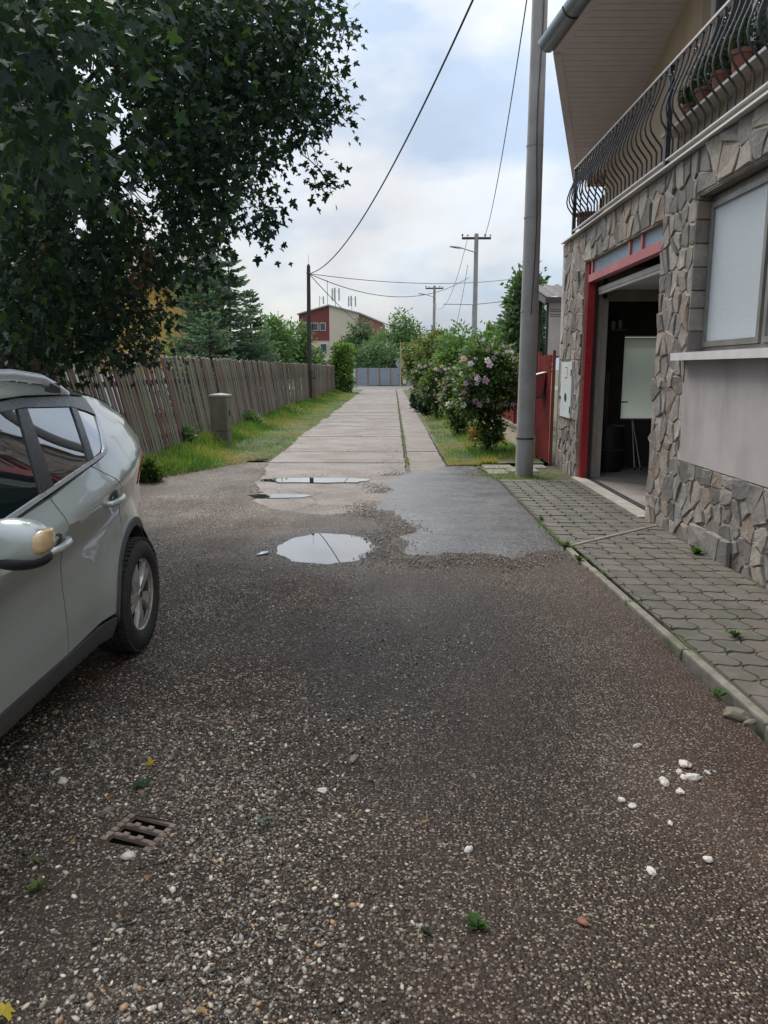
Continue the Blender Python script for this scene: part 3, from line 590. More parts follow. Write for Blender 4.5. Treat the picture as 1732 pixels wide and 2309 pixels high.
def hl(x, y):
    e0 = 11.0 + (x + 4.2) * 1.75
    if y < e0 or x > -2.2 + 0.2 * fbm(x, y, 1.2, 2.0): return 0
    f = max(0, (-2.9 - x) / 1.0); return 0.05 + 0.10 * max(0, min(1, f)) + (0.22 * max(0, min(1, (-3.3 - x) / 0.5)) * (0.5 + fbm(x, y, 0.7, 40)) if y > 14 else 0.05)
grass('verge_grass', 42000, (-4.25, -2.2, 10.6, 56), hl, GC, 'long unmown grass and weeds along the foot of the picket fence')
def hr(x, y):
    if x < 1.05 + 0.01 * (y - 14) + 0.15 * fbm(x, y, 1.1, 5.0) or (y < 14.2 and x > 1.9): return 0
    return 0.05 + 0.04 * max(0, fbm(x, y, 0.7, 50)) + (0.05 if x > 1.6 else 0)
grass('lawn_grass', 30000, (1.0, 2.7, 13.5, 56), hr, GC, 'short trodden grass between the lane and the flowering shrubs')
def hj(x, y):
    for yj in ys[3:24]:
        if abs(y - yj) < 0.03 and -2.2 < x < 0.3: return 0.03
    if abs(x - 0.31 - 0.004 * (y - 14)) < 0.04: return 0.045
    return 0
def joint_grass():
    pos = []
    for yj in ys[1:22]:
        for k in range(70 if yj < 20 else 30):
            x = random.uniform(-2.2, 0.25)
            if fbm(x, yj, 1.4, 60) > 0.12: pos.append((x, yj + random.uniform(-0.03, 0.03), 0.0))
    for k in range(900):
        y = 12.9 + 45 * random.random() ** 1.5
        if fbm(0.3, y, 0.9, 61) > -0.05: pos.append((0.31 + 0.004 * (y - 14) + random.gauss(0, 0.03), y, 0.0))
    for k in range(500):                            # tufts round the foot of the concrete pole and the paver edge
        a = random.random() * 6.28; r_ = random.uniform(0.15, 0.6); p = (2.11 + r_ * math.cos(a), 12.0 + r_ * 0.9 * math.sin(a), 0.02)
        if p[0] < 2.75: pos.append(p)
    for k in range(420): pos.append((random.uniform(1.45, 2.0), random.uniform(11.5, 13.4), 0.02))
    for k in range(60): pos.append((1.62 + random.gauss(0, 0.03), random.uniform(7.0, 8.4), 0.03))
    for k in range(120):
        y = random.choice((7.02, 6.6, 5.3, 4.4, 6.1)) + random.gauss(0, 0.05); pos.append((1.74 + random.gauss(0, 0.03), y, 0.02))
    n = len(pos); pos = np.array(pos); hs = RNG.uniform(0.02, 0.07, n)
    tv = [(-0.5, 0, 0), (0.5, 0, 0), (0, 0.8, 1)]; A = RNG.uniform(0, 6.283, n); c, s_ = np.cos(A), np.sin(A); w = 0.010; Mx = np.zeros((n, 3, 3))
    Mx[:, 0, 0] = c * w; Mx[:, 1, 0] = s_ * w; Mx[:, 0, 1] = -s_ * hs; Mx[:, 1, 1] = c * hs; Mx[:, 2, 2] = hs
    cc = np.array(GC[:3]); me = inst_mesh('joint_grass', tv, [(0, 1, 2)], Mx, pos, cc[RNG.integers(0, 3, n)])
    tag(link('joint_grass', me, M['grass']), 'thin tufts of grass growing in slab and paver joints', 'grass', kind='stuff')
joint_grass()
# -- paved strip with wavy interlocking pavers
pav = tag(empty('pavement'), 'strip of mossy wave-edged concrete pavers along the stone house', 'pavement', kind='structure')
PX0, PX1, PW, PL = 1.622, 2.83, 0.1722, 0.205
def paver_outline():
    o = []; N = 4
    for k in range(N): t = k / N; o.append((-PW / 2 + PW * t, -PL / 2 + 0.015 * math.sin(2 * math.pi * t)))
    for k in range(N): t = k / N; o.append((PW / 2 + 0.02 * math.sin(2 * math.pi * t), -PL / 2 + PL * t))
    for k in range(N): t = 1 - k / N; o.append((-PW / 2 + PW * t, PL / 2 + 0.015 * math.sin(2 * math.pi * t)))
    for k in range(N): t = 1 - k / N; o.append((-PW / 2 + 0.02 * math.sin(2 * math.pi * t), -PL / 2 + PL * t))
    return o
def paver_mesh(poly):
    n = len(poly); cx = sum(p[0] for p in poly) / n; cy = sum(p[1] for p in poly) / n
    def sc(k): return [(cx + (x - cx) * k, cy + (y - cy) * k) for x, y in poly]
    a = sc(0.895); b = sc(0.95); v = [(x, y, 0) for x, y in a] + [(x, y, -0.014) for x, y in b]
    me = bpy.data.meshes.new('paver'); me.from_pydata(v, [], [tuple(range(n))] + [(n + i, n + (i + 1) % n, (i + 1) % n, i) for i in range(n)]); return me
full = paver_outline(); full_me = paver_mesh(full); full_me.materials.append(M['paver'])
def strip_line(x): return 7.06 + (x - 1.69) * 0.86
def lay(x0, x1, y0, y1, z, side):
    y = y0; row = 0
    while y < y1:
        x = x0 + PW / 2
        while x < x1 + PW / 2 - 0.02:
            poly = [(x + a, y + b) for a, b in full]; c = poly
            # keep to one side of the oblique edging strip, and inside the kerb and wall
            k = 0.86; off = 7.06 - 1.69 * k
            if side < 0: c = clip_half(c, -k, 1, off - 0.055)
            else: c = clip_half(c, k, -1, -(off + 0.055))
            if len(c) >= 3: c = clip_half(c, 1, 0, x1)
            if len(c) >= 3 and side < 0: c = clip_half(c, -1, -0.03, -1.93)
            if len(c) >= 3 and abs(poly_area(c)) > 0.0012:
                if y < 2.7:
                    pm = paver_mesh(c); nearp.add([(q.co.x, q.co.y, q.co.z + z) for q in pm.vertices], [tuple(f.vertices) for f in pm.polygons]); x += PW; continue
                if abs(poly_area(c)) > 0.98 * abs(poly_area(full)): o = link('paver', full_me, None, pav)
                else: o = link('paver', paver_mesh([(p - x, q - y) for p, q in c]), M['paver'], pav)
                o.location = (x, y, z + random.uniform(-0.003, 0.003)); o.rotation_euler = (random.gauss(0, 0.012), random.gauss(0, 0.012), random.gauss(0, 0.012))
            x += PW
        y += PL; row += 1
nearp = MB(); lay(PX0, PX1, 2.75 - 22 * PL, 8.1, 0.055, -1); tag(nearp.build('paver_field', M['paver'], pav), kind='stuff')
lay(1.66, PX1, 7.1, 11.45, 0.040, 1)
b = MB(); b.add([(1.86, -2.0, 0.043), (2.9, -2.0, 0.043), (2.9, 8.08, 0.043), (1.76, 7.10, 0.043), (1.86, -2.0, -0.1), (2.9, -2.0, -0.1), (2.9, 8.08, -0.1), (1.76, 7.1, -0.1)], [(0, 1, 2, 3), (0, 3, 7, 4), (0, 4, 5, 1), (2, 6, 7, 3)])
b.add([(1.645, 7.02, 0.027), (2.9, 8.1, 0.027), (2.9, 13.3, 0.027), (1.5, 13.3, 0.027), (1.645, 11.5, 0.027)], [(0, 1, 2, 3, 4)])
b.build('bedding', M['moss'], pav)
a0, a1 = Vector((1.69, 7.06, 0)), Vector((2.84, strip_line(2.84), 0))
for k in range(2):
    p, q = a0.lerp(a1, k * 0.5 + 0.004), a0.lerp(a1, k * 0.5 + 0.496); me = MB().bar((p.x, p.y, 0.01), (q.x, q.y, 0.01), 0.05, 0.096).mesh('edging_stone'); link('edging_stone', bevel_mesh(me, 0.006), M['kerb'], pav)
for k in range(2):
    me = MB().bar((1.66 + k * 0.6, 11.52, 0.0), (2.25 + k * 0.59, 11.5, 0.0), 0.05, 0.08).mesh('edging_stone'); link('edging_stone', bevel_mesh(me, 0.006), M['kerb'], pav)
# weedy grey slabs round the pole
for (x, y, w, h) in ((1.75, 12.5, 0.32, 0.55), (2.2, 12.72, 0.5, 0.45), (1.85, 13.15, 0.5, 0.5), (2.45, 13.2, 0.45, 0.42)):
    me = MB().box(-w / 2, w / 2, -h / 2, h / 2, -0.04, 0.0).mesh('paving_slab'); link('paving_slab', bevel_mesh(me, 0.008), M['kerb'], pav, (x, y, 0.042))
kerb = tag(empty('kerb'), 'low grey concrete kerb between the gravel yard and the pavers', 'kerb', kind='structure')
y = -1.52; k = 0
while y < 7.0:
    y2 = min(y + 0.98, 7.04); w = random.uniform(-0.008, 0.008)
    xa, xb = (1.825 - 0.03 * (y - 3.4)), (1.825 - 0.03 * (y2 - 3.4))
    me = MB().bar((xa - 0.04 + w, y + 0.005, -0.014 + w), (xb - 0.04 + w, y2 - 0.005, -0.014 + w * 0.5), 0.058, 0.115).mesh('kerb_stone'); link('kerb_stone', bevel_mesh(me, 0.014, 2), M['kerb'], kerb); y = y2

# ================================================================== STONE HOUSE
W = 2.85
house = tag(empty('stone_house', (6, 8, 0)), 'stone-clad house with garage doorway, iron balcony and boarded eaves beside the pavers', 'house')
def hpart(name, mb, mat, parent=None, sm=None):
    p = parent or house; o = mb.build(name, mat, p, sm)
    o.location = Vector((0, 0, 0)) - (Vector((6, 8, 0)) if p is house else Vector((0, 0, 0))); return o
def hroot(name, mat=None):
    """empty part sitting at the world origin under the house"""
    o = bpy.data.objects.new(name, None); COL.objects.link(o); o.parent = house; o.location = (-6, -8, 0); return o
GY0, GY1, WY1, HZ = 8.5, 11.82, 7.62, 3.22
wall = hpart('wall', MB().box(2.875, 3.15, GY1, 13.2, -0.1, 3.69).box(2.875, 3.15, GY0, GY1, HZ, 3.69).box(2.875, 3.15, WY1, GY0, -0.1, 3.69)
    .box(2.875, 3.15, 4.5, WY1, 3.28, 3.69).box(2.875, 3.15, 4.5, WY1, -0.1, 0.80).box(2.875, 3.15, -2.0, 4.5, -0.1, 3.69), M['mortar'])
hpart('plaster_panel', MB().box(2.862, 3.13, 4.49, 7.655, 0.80, 1.80), M['plaster'])
hpart('end_wall', MB().box(2.88, 3.92, 13.2, 13.4, -0.1, 3.69).box(4.62, 9, 13.2, 13.4, -0.1, 3.69).box(3.92, 4.62, 13.2, 13.4, -0.1, 0.86).box(3.92, 4.62, 13.2, 13.4, 2.22, 3.69)
    .box(8.8, 9, -2.0, 13.2, -0.1, 3.69).box(3.15, 8.8, -2.0, -1.8, -0.1, 3.69), M['plaster'])
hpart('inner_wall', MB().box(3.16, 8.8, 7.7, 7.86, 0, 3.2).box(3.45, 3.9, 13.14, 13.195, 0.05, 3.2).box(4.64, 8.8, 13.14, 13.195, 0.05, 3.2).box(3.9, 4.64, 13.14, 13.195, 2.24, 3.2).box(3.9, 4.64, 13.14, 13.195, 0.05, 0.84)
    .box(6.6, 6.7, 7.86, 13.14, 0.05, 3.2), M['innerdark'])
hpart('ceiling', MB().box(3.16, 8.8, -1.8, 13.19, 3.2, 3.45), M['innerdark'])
hpart('garage_nib', MB().box(3.07, 3.25, 11.85, 12.1, 0.03, 2.72), M['inner'])
hpart('garage_lintel', MB().box(3.27, 5.2, 12.02, 12.16, 2.70, 3.19), M['inner'])
hpart('garage_floor', MB().box(2.99, 8.8, 7.87, 13.14, -0.05, 0.045), M['floor'])
hpart('threshold', MB().box(2.80, 2.985, GY0 + 0.03, GY1 - 0.01, -0.05, 0.05), M['cap'])
for k in range(2): hpart('floor_track', MB().box(3.0 + 0.05 * k, 3.03 + 0.05 * k, GY0 + 0.03, GY1 - 0.05, 0.04, 0.054), M['rail'])
# -- cladding stones
_stone_n = [0]; spare = MB()
def stone_shape(poly, hmin, hmax):
    p = shrink(poly, random.uniform(0.006, 0.015))
    if len(p) < 3 or abs(poly_area(p)) < 0.002: return None
    q = []
    for i, (a, b) in enumerate(p):
        c, d = p[(i + 1) % len(p)]; q.append((a, b))
        if math.hypot(c - a, d - b) > 0.12: t = random.uniform(0.35, 0.65); q.append((a + (c - a) * t + random.gauss(0, 0.006), b + (d - b) * t + random.gauss(0, 0.006)))
    n = len(q); cy = sum(a for a, b in q) / n; cz = sum(b for a, b in q) / n; h = random.uniform(hmin, hmax); ty, tz = random.gauss(0, 0.07), random.gauss(0, 0.06)
    def ht(a, b): return max(0.008, h + ty * (a - cy) + tz * (b - cz) + random.gauss(0, 0.0035))
    ring0 = [(0.0, a, b) for a, b in q]; ring1 = [(-0.8 * ht(a, b), cy + (a - cy) * 0.985, cz + (b - cz) * 0.985) for a, b in q]
    ring2 = [(-ht(a, b), cy + (a - cy) * 0.90 + random.gauss(0, 0.004), cz + (b - cz) * 0.90 + random.gauss(0, 0.004)) for a, b in q]
    c0 = (-h - random.uniform(-0.004, 0.008), cy + random.gauss(0, 0.02), cz + random.gauss(0, 0.02))
    v = ring0 + ring1 + ring2 + [c0]; f = []
    for r_ in (0, n): f += [(r_ + i, r_ + (i + 1) % n, r_ + n + (i + 1) % n, r_ + n + i) for i in range(n)]
    f += [(2 * n + i, 2 * n + (i + 1) % n, 3 * n) for i in range(n)]
    return v, f, (cy, cz)
def clad(y0, y1, z0, z1, sy, sz, hmin=0.012, hmax=0.035, X=2.874, join=False):
    ny, nz = max(1, round((y1 - y0) / sy)), max(1, round((z1 - z0) / sz)); pts = []
    for j in range(nz):
        for i in range(ny):
            pts.append((y0 + (i + 0.5 + (0.25 if j % 2 else -0.25) + random.uniform(-0.46, 0.46)) * (y1 - y0) / ny, z0 + (j + 0.5 + random.uniform(-0.44, 0.44)) * (z1 - z0) / nz))
    for poly in vor_cells(pts, (y0, y1, z0, z1)):
        if len(poly) < 3: continue
        s_ = stone_shape(poly, hmin, hmax)
        if not s_: continue
        v, f, (cy, cz) = s_
        if join: spare.add([(X + a, b, c) for a, b, c in v], f)
        else:
            me = bpy.data.meshes.new('stone'); me.from_pydata([(a, b - cy, c - cz) for a, b, c in v], [], f); o = link('stone', me, M['stone'], wall, (X, cy, cz)); _stone_n[0] += 1
clad(4.5, WY1, 0.0, 0.80, 0.205, 0.175, 0.006, 0.024)
clad(WY1, GY0 + 0.012, -0.02, 3.69, 0.185, 0.205, 0.006, 0.026)
clad(4.5, WY1, 3.285, 3.69, 0.30, 0.21, 0.006, 0.02)
clad(GY0 + 0.012, GY1 - 0.015, 3.225, 3.69, 0.28, 0.24, 0.006, 0.02)
clad(GY1 - 0.015, 13.2, 0.0, 0.90, 0.20, 0.17, 0.006, 0.024); clad(GY1 - 0.015, 12.2, 0.9, 1.82, 0.2, 0.2, join=True); clad(12.98, 13.2, 0.9, 1.82, 0.2, 0.2, join=True)
clad(GY1 - 0.015, 13.2, 1.82, 3.69, 0.22, 0.22, 0.006, 0.024)
o = link('small_stones', spare.mesh('small_stones'), M['stone'], wall); tag(o, kind='stuff')
# plinth step and rough stones at the wall foot
clad(6.28, 7.12, 0.03, 0.27, 0.28, 0.24, 0.02, 0.045, X=2.85)
z = 1.86
while z < 3.26:                                     # stones lining the window reveal
    h = random.uniform(0.14, 0.22); z2 = min(z + h, 3.27)
    me = MB().box(0.0, 0.15, -0.02 - random.uniform(0, 0.012), 0.0, 0.006, z2 - z - 0.006).mesh('reveal_stone'); link('reveal_stone', bevel_mesh(me, 0.006), M['stone'], wall, (2.86, WY1 - 0.002, z)); z = z2
# -- big window
win = hroot('window'); FX = 2.99
hpart('sill', MB().box(2.74, 3.0, 4.45, 7.70, 1.806, 1.836).box(2.74, 2.752, 4.45, 7.70, 1.765, 1.806), M['trim'], win)
hpart('frame', MB().box(FX, FX + 0.06, 4.5, 7.585, 3.19, 3.25).box(FX, FX + 0.06, 4.5, 7.585, 1.838, 1.885).box(FX, FX + 0.06, 7.535, 7.585, 1.885, 3.19).box(FX, FX + 0.06, 4.5, 4.55, 1.885, 3.19)
    .box(FX, FX + 0.06, 6.33, 6.385, 1.885, 3.19).box(FX, FX + 0.06, 5.4, 5.455, 1.885, 3.19), M['frame'], win)
for a, c in ((6.388, 7.532), (5.458, 6.327), (4.553, 5.397)):
    s_ = hpart('sash', MB().box(FX - 0.022, FX + 0.02, a, c, 1.89, 1.94).box(FX - 0.022, FX + 0.02, a, c, 3.14, 3.187).box(FX - 0.022, FX + 0.02, a, a + 0.05, 1.94, 3.14).box(FX - 0.022, FX + 0.02, c - 0.05, c, 1.94, 3.14), M['frame'], win)
    hpart('pane', MB().box(FX, FX + 0.008, a + 0.045, c - 0.045, 1.935, 3.145), M['frost'], win)
hpart('window_reveal', MB().box(2.88, FX + 0.1, 4.5, 7.6, 3.262, 3.279), M['stone'], win)
# -- garage doorway
gar = hroot('garage_door')
hpart('jamb', MB().box(2.90, 3.01, GY1 - 0.11, GY1 - 0.003, 0.045, 3.215), M['red'], gar); hpart('jamb', MB().box(2.90, 3.01, GY0 + 0.02, GY0 + 0.1, 0.045, 3.215), M['red'], gar)
hpart('head_beam', MB().box(2.895, 3.0, GY0 + 0.1, GY1 - 0.11, 2.93, 3.035), M['pinkred'], gar)
for yc in (9.33, 9.80, 11.55): hpart('mullion', MB().box(2.90, 2.96, yc - 0.035, yc + 0.035, 3.035, 3.215), M['pinkred'], gar)
for a, c in ((8.6, 9.295), (9.365, 9.765), (9.835, 11.515)): hpart('transom_pane', MB().box(2.925, 2.935, a, c, 3.035, 3.215), M['bluepane'], gar)
hpart('side_track', MB().box(3.02, 3.06, 11.80, 11.845, 0.05, 2.9).box(3.02, 3.065, 11.72, 11.80, 0.05, 2.9), M['rail'], gar)
hpart('raised_panel', MB().box(3.12, 5.6, GY0 + 0.1, 11.78, 2.84, 2.88), M['trim'], gar)
hpart('panel_lip', MB().box(3.05, 3.12, GY0 + 0.1, 11.78, 2.80, 2.86).box(3.06, 3.11, GY0 + 0.1, 11.78, 2.76, 2.795), M['white'], gar)
door = hroot('glazed_door')
hpart('pane', MB().box(3.925, 4.615, 13.28, 13.29, 0.87, 2.21), M['doorpane'], door); hpart('handle', MB().box(3.88, 4.0, 13.10, 13.135, 1.13, 1.15), M['dark'], door)
bn = tag(empty('waste_drum', (3.55, 12.55, 0.045)), 'dark plastic drum standing in the garage corner', 'drum'); MB().lathe([(0.0, 0), (0.2, 0), (0.22, 0.05), (0.24, 0.7), (0.255, 0.7), (0.255, 0.74), (0.0, 0.77)], 24).build('body', M['dark'], bn, 40); MB().lathe([(0.245, 0.35), (0.255, 0.36), (0.245, 0.37)], 24).build('hoop', M['clad'], bn, 40)
pl = tag(empty('leaning_plank', (3.5, 12.95, 0.045)), 'long grey plank leaning on the dark garage wall', 'plank'); MB().bar((0.0, 0, 0), (-0.05, 0.15, 2.0), 0.12, 0.025).build('board', M['wgrey'], pl); MB().bar((0.08, -0.05, 0), (0.14, 0.16, 1.6), 0.06, 0.03).build('batten', M['wgrey'], pl)
ws = tag(empty('wall_shelf', (3.72, 13.13, 2.3)), 'narrow shelf with tins on the garage wall beside the pane', 'shelf'); MB().box(-0.25, 0.15, -0.2, 0, 0, 0.025).build('board', M['wgrey'], ws)
for k in range(3): MB().lathe([(0, 0.026), (0.05, 0.026), (0.05, 0.14 + 0.02 * k), (0, 0.14 + 0.02 * k)], 14, Matrix.Translation((-0.18 + 0.12 * k, -0.1, 0))).build('tin', M['signback'], ws, 40)
for k, (x0, x1) in enumerate(((4.02, 4.09), (4.12, 4.10))):
    o = tag(empty('leaning_pole', (x0, 12.6, 0.045)), ('thin pale pole leaning more steeply in the dark garage', 'thin upright pale pole standing in the dark garage under the pane')[k], 'pole', 'pale poles in the garage'); MB().tube([(0, 0, 0), (x1 - x0, 0.5, 0.78)], 0.009, 8).build('rod', M['trim'], o); MB().lathe([(0.012, 0.0), (0.012, 0.05), (0.0, 0.051)], 8).build('ferrule', M['rail'], o)
# -- meter box door on the pier
mb_ = hroot('meter_box')
hpart('box_door', MB().box(2.83, 2.872, 12.22, 12.96, 0.92, 1.80), M['whitebox'], mb_)
hpart('hinge', MB().box(2.822, 2.83, 12.23, 12.26, 1.0, 1.1), M['dark'], mb_); hpart('hinge', MB().box(2.822, 2.83, 12.23, 12.26, 1.58, 1.68), M['dark'], mb_)
Mx = Matrix.Translation((2.83, 12.58, 1.24)) @ Matrix.Rotation(-math.pi / 2, 4, 'Y'); hpart('keyhole', MB().lathe([(0.0, 0.006), (0.07, 0.006), (0.075, 0.0)], 20, Mx), M['dark'], mb_)
hpart('warning_label', MB().box(2.827, 2.83, 12.52, 12.68, 1.54, 1.72), M['rust'], mb_); hpart('label_face', MB().box(2.8255, 2.827, 12.54, 12.66, 1.56, 1.70), M['white'], mb_)
bolt = [(0.03, 0.0), (-0.012, 0.012), (0.004, 0.018), (-0.024, 0.058), (0.008, 0.026), (-0.006, 0.02)]
hpart('warning_bolt', MB().add([(2.825, 12.6 + a, 1.59 + b_ * 1.5) for a, b_ in bolt], [(0, 1, 2, 3, 4, 5)]), M['dark'], mb_)
hpart('lock', MB().box(2.815, 2.83, 12.93, 12.99, 1.2, 1.25), M['dark'], mb_)
# -- balcony slab, upper storey
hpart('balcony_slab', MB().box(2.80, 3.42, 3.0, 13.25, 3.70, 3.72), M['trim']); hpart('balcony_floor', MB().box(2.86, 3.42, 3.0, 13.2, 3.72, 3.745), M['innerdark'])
UX = 3.41
hpart('upper_wall', MB().box(UX, UX + 0.3, 9.3, 13.0, 3.745, 6.3).box(UX, UX + 0.3, 3.0, 5.6, 3.745, 8).box(UX, UX + 0.3, 5.6, 9.3, 3.745, 4.36).box(UX, UX + 0.3, 5.6, 9.3, 6.3, 8), M['beige'])
uw = hroot('balcony_window')
hpart('sill', MB().box(3.19, UX + 0.05, 5.6, 9.76, 4.362, 4.392), M['trim'], uw)
hpart('frame', MB().box(3.5, 3.56, 9.22, 9.3, 4.392, 6.3).box(3.5, 3.56, 8.16, 8.24, 4.392, 6.3).box(3.5, 3.56, 7.35, 7.43, 4.392, 6.3).box(3.5, 3.56, 6.4, 6.48, 4.392, 6.3).box(3.5, 3.56, 5.6, 9.22, 4.392, 4.45), M['white'], uw)
hpart('pane', MB().box(3.52, 3.53, 5.6, 9.22, 4.45, 6.3), M['winglass'], uw)
arch = [(1325, 380), (1325, 418), (1370, 418), (1374, 428), (1368, 438), (1358, 447), (1352, 462), (1348, 480), (1346, 505), (1346, 560), (1480, 560), (1480, 380)]
pp = [at_y(x, y, 13.3) for x, y in arch]; n = len(pp)
hpart('arched_end_wall', MB().add([(a, 13.22, c) for a, b_, c in pp] + [(a, 13.4, c) for a, b_, c in pp], [tuple(range(n)), tuple(range(2 * n - 1, n - 1, -1))] + [(i, (i + 1) % n, n + (i + 1) % n, n + i) for i in range(n)]), M['beige'])
# -- boarded eaves (slope falls away from the yard)
def pz(y): return 5.6 - 0.317 * (y - 10.58)
A_, B_ = (2.04, 10.58), (2.98, 13.37); T_ = (2.36, 9.6)
def edge_x(y):
    if y >= A_[1]: return A_[0] + (y - A_[1]) * (B_[0] - A_[0]) / (B_[1] - A_[1])
    if y >= T_[1]: return A_[0] + (A_[1] - y) * (T_[0] - A_[0]) / (A_[1] - T_[1])
    return T_[0]
sof = hroot('soffit'); SLAT = 0.098; y = 13.36
while y > 4.0:
    ya, yb = y - SLAT + 0.007, y - 0.0; xa, xb = edge_x(ya) + 0.085, edge_x(yb) + 0.085
    v = [(xa, ya, pz(ya)), (UX + 0.02, ya, pz(ya)), (UX + 0.02, yb, pz(yb)), (xb, yb, pz(yb))]; v += [(a, b_, c + 0.014) for a, b_, c in v]
    hpart('slat', MB().add(v, [(0, 1, 2, 3), (0, 3, 7, 4), (0, 4, 5, 1), (2, 6, 7, 3)]), M['soffit'], sof); y -= SLAT
K = [(B_[0], B_[1]), A_, T_, (T_[0], 3.6)]
for (p, q) in zip(K[:-1], K[1:]):
    d = Vector((q[0] - p[0], q[1] - p[1])).normalized(); nrm = Vector((-d.y, d.x)); nrm = -nrm if nrm.x < 0 else nrm
    v = [(p[0], p[1], pz(p[1]) - 0.012), (q[0], q[1], pz(q[1]) - 0.012), (q[0] + nrm.x * 0.1, q[1] + nrm.y * 0.1, pz(q[1] + nrm.y * 0.1) - 0.012), (p[0] + nrm.x * 0.1, p[1] + nrm.y * 0.1, pz(p[1] + nrm.y * 0.1) - 0.012)]
    v += [(a, b_, c + 0.09) for a, b_, c in v]
    hpart('border_board', MB().add(v, [(0, 1, 2, 3), (4, 7, 6, 5), (0, 4, 5, 1), (1, 5, 6, 2), (2, 6, 7, 3), (3, 7, 4, 0)]), M['soffit'], sof)
v = []; ring = [(x, y_) for x, y_ in K] + [(7.5, 3.6), (7.5, 13.37)]
v = [(x, y_, pz(y_) + 0.085) for x, y_ in ring] + [(x, y_, pz(y_) + 0.24) for x, y_ in ring]; n = len(ring)
hpart('roof', MB().add(v, [tuple(range(n)), tuple(range(2 * n - 1, n - 1, -1))] + [(i, (i + 1) % n, n + (i + 1) % n, n + i) for i in range(n)]), M['rooftile'])
# half-round gutter along the eave edge
gut = hroot('gutter'); ga = Vector((A_[0] - 0.085, A_[1] + 0.02, pz(A_[1]) + 0.10)); gb = Vector((T_[0] - 0.085 + 0.33, T_[1] - 0.98 + 0.02, pz(T_[1] - 0.98) + 0.10)); d = (gb - ga).normalized(); sx = d.cross(Vector((0, 0, 1))).normalized(); up_ = sx.cross(d)
g = MB(); N = 14; RG = 0.115
for p in (ga, gb):
    for rr in (RG, RG - 0.006):
        for k in range(N + 1): a = math.pi * 1.12 * k / N - 0.06 * math.pi; g.v.append(tuple(p + sx * math.cos(a) * rr - up_ * math.sin(a) * rr))
m1 = N + 1
for k in range(N):
    g.f += [(k, k + 1, 2 * m1 + k + 1, 2 * m1 + k), (m1 + k, 3 * m1 + k, 3 * m1 + k + 1, m1 + k + 1), (k, m1 + k, m1 + k + 1, k + 1)]
g.f.append(tuple(range(m1))); hpart('channel', g, M['zinc'], gut, 50)
c = ga.lerp(gb, 0.28); hpart('bracket', MB().tube([c + sx * 0.122 * math.cos(a) - up_ * 0.122 * math.sin(a) for a in np.linspace(-0.1, 3.3, 12)], 0.008, 5), M['rail'], gut)
# -- wrought-iron railing
rail = hroot('railing'); RX = 2.85
hpart('top_rail', MB().box(RX - 0.026, RX + 0.026, 3.2, 12.62, 4.70, 4.722).box(RX + 0.03, UX - 0.01, 12.585, 12.62, 4.70, 4.722), M['trim'], rail)
hpart('bottom_rail', MB().box(RX - 0.022, RX + 0.022, 3.2, 12.62, 3.79, 3.806), M['trim'], rail)
for yc in (12.6, 8.5, 4.4): hpart('post', MB().box(RX - 0.025, RX + 0.025, yc - 0.025, yc + 0.025, 3.745, 4.70), M['iron'], rail)
prof = [(4.70, 0), (4.58, .018), (4.46, .052), (4.36, .088), (4.27, .112), (4.20, .12), (4.13, .105), (4.06, .065), (4.00, .022), (3.96, 0.002), (3.80, 0)]
bal_me = MB().tube([(-o_ * 1.2, 0, z_ - 3.8) for z_, o_ in prof], 0.0105, 6).mesh('baluster', 50); bal_me.materials.append(M['iron'])
def spiral(cy, cz, r0, turns, sgn, ph):
    return [(0, cy + sgn * (r0 * (1 - 0.75 * t)) * math.cos(ph + t * turns * 6.283), cz + (r0 * (1 - 0.75 * t)) * math.sin(ph + t * turns * 6.283)) for t in np.linspace(0, 1, 14)]
scr_me = MB().tube(spiral(-0.045, 0.05, 0.042, 1.2, 1, 0), 0.004, 4).tube(spiral(0.045, 0.05, 0.042, 1.2, -1, 0), 0.004, 4).tube(spiral(-0.045, -0.04, 0.035, 1.2, 1, 3.1), 0.004, 4).tube(spiral(0.045, -0.04, 0.035, 1.2, -1, 3.1), 0.004, 4).tube([(0, 0, 0.1), (0, 0, -0.1)], 0.005, 4).mesh('scroll')
scr_me.materials.append(M['iron'])
y = 12.5; k = 0
while y > 3.3:
    if abs(y - 8.5) > 0.04 and abs(y - 4.4) > 0.04: link('baluster', bal_me, None, rail, (RX, y, 3.8))
    if k % 4 == 1: o = link('scroll', scr_me, None, rail, (RX - 0.018, y - 0.08, 4.52)); o.rotation_euler = (0, -0.12, 0)
    y -= 0.16; k += 1
for k in range(4): o = link('baluster', bal_me, None, rail, (RX + 0.12 + 0.11 * k, 12.6, 3.8)); o.rotation_euler = (0, 0, -math.pi / 2)
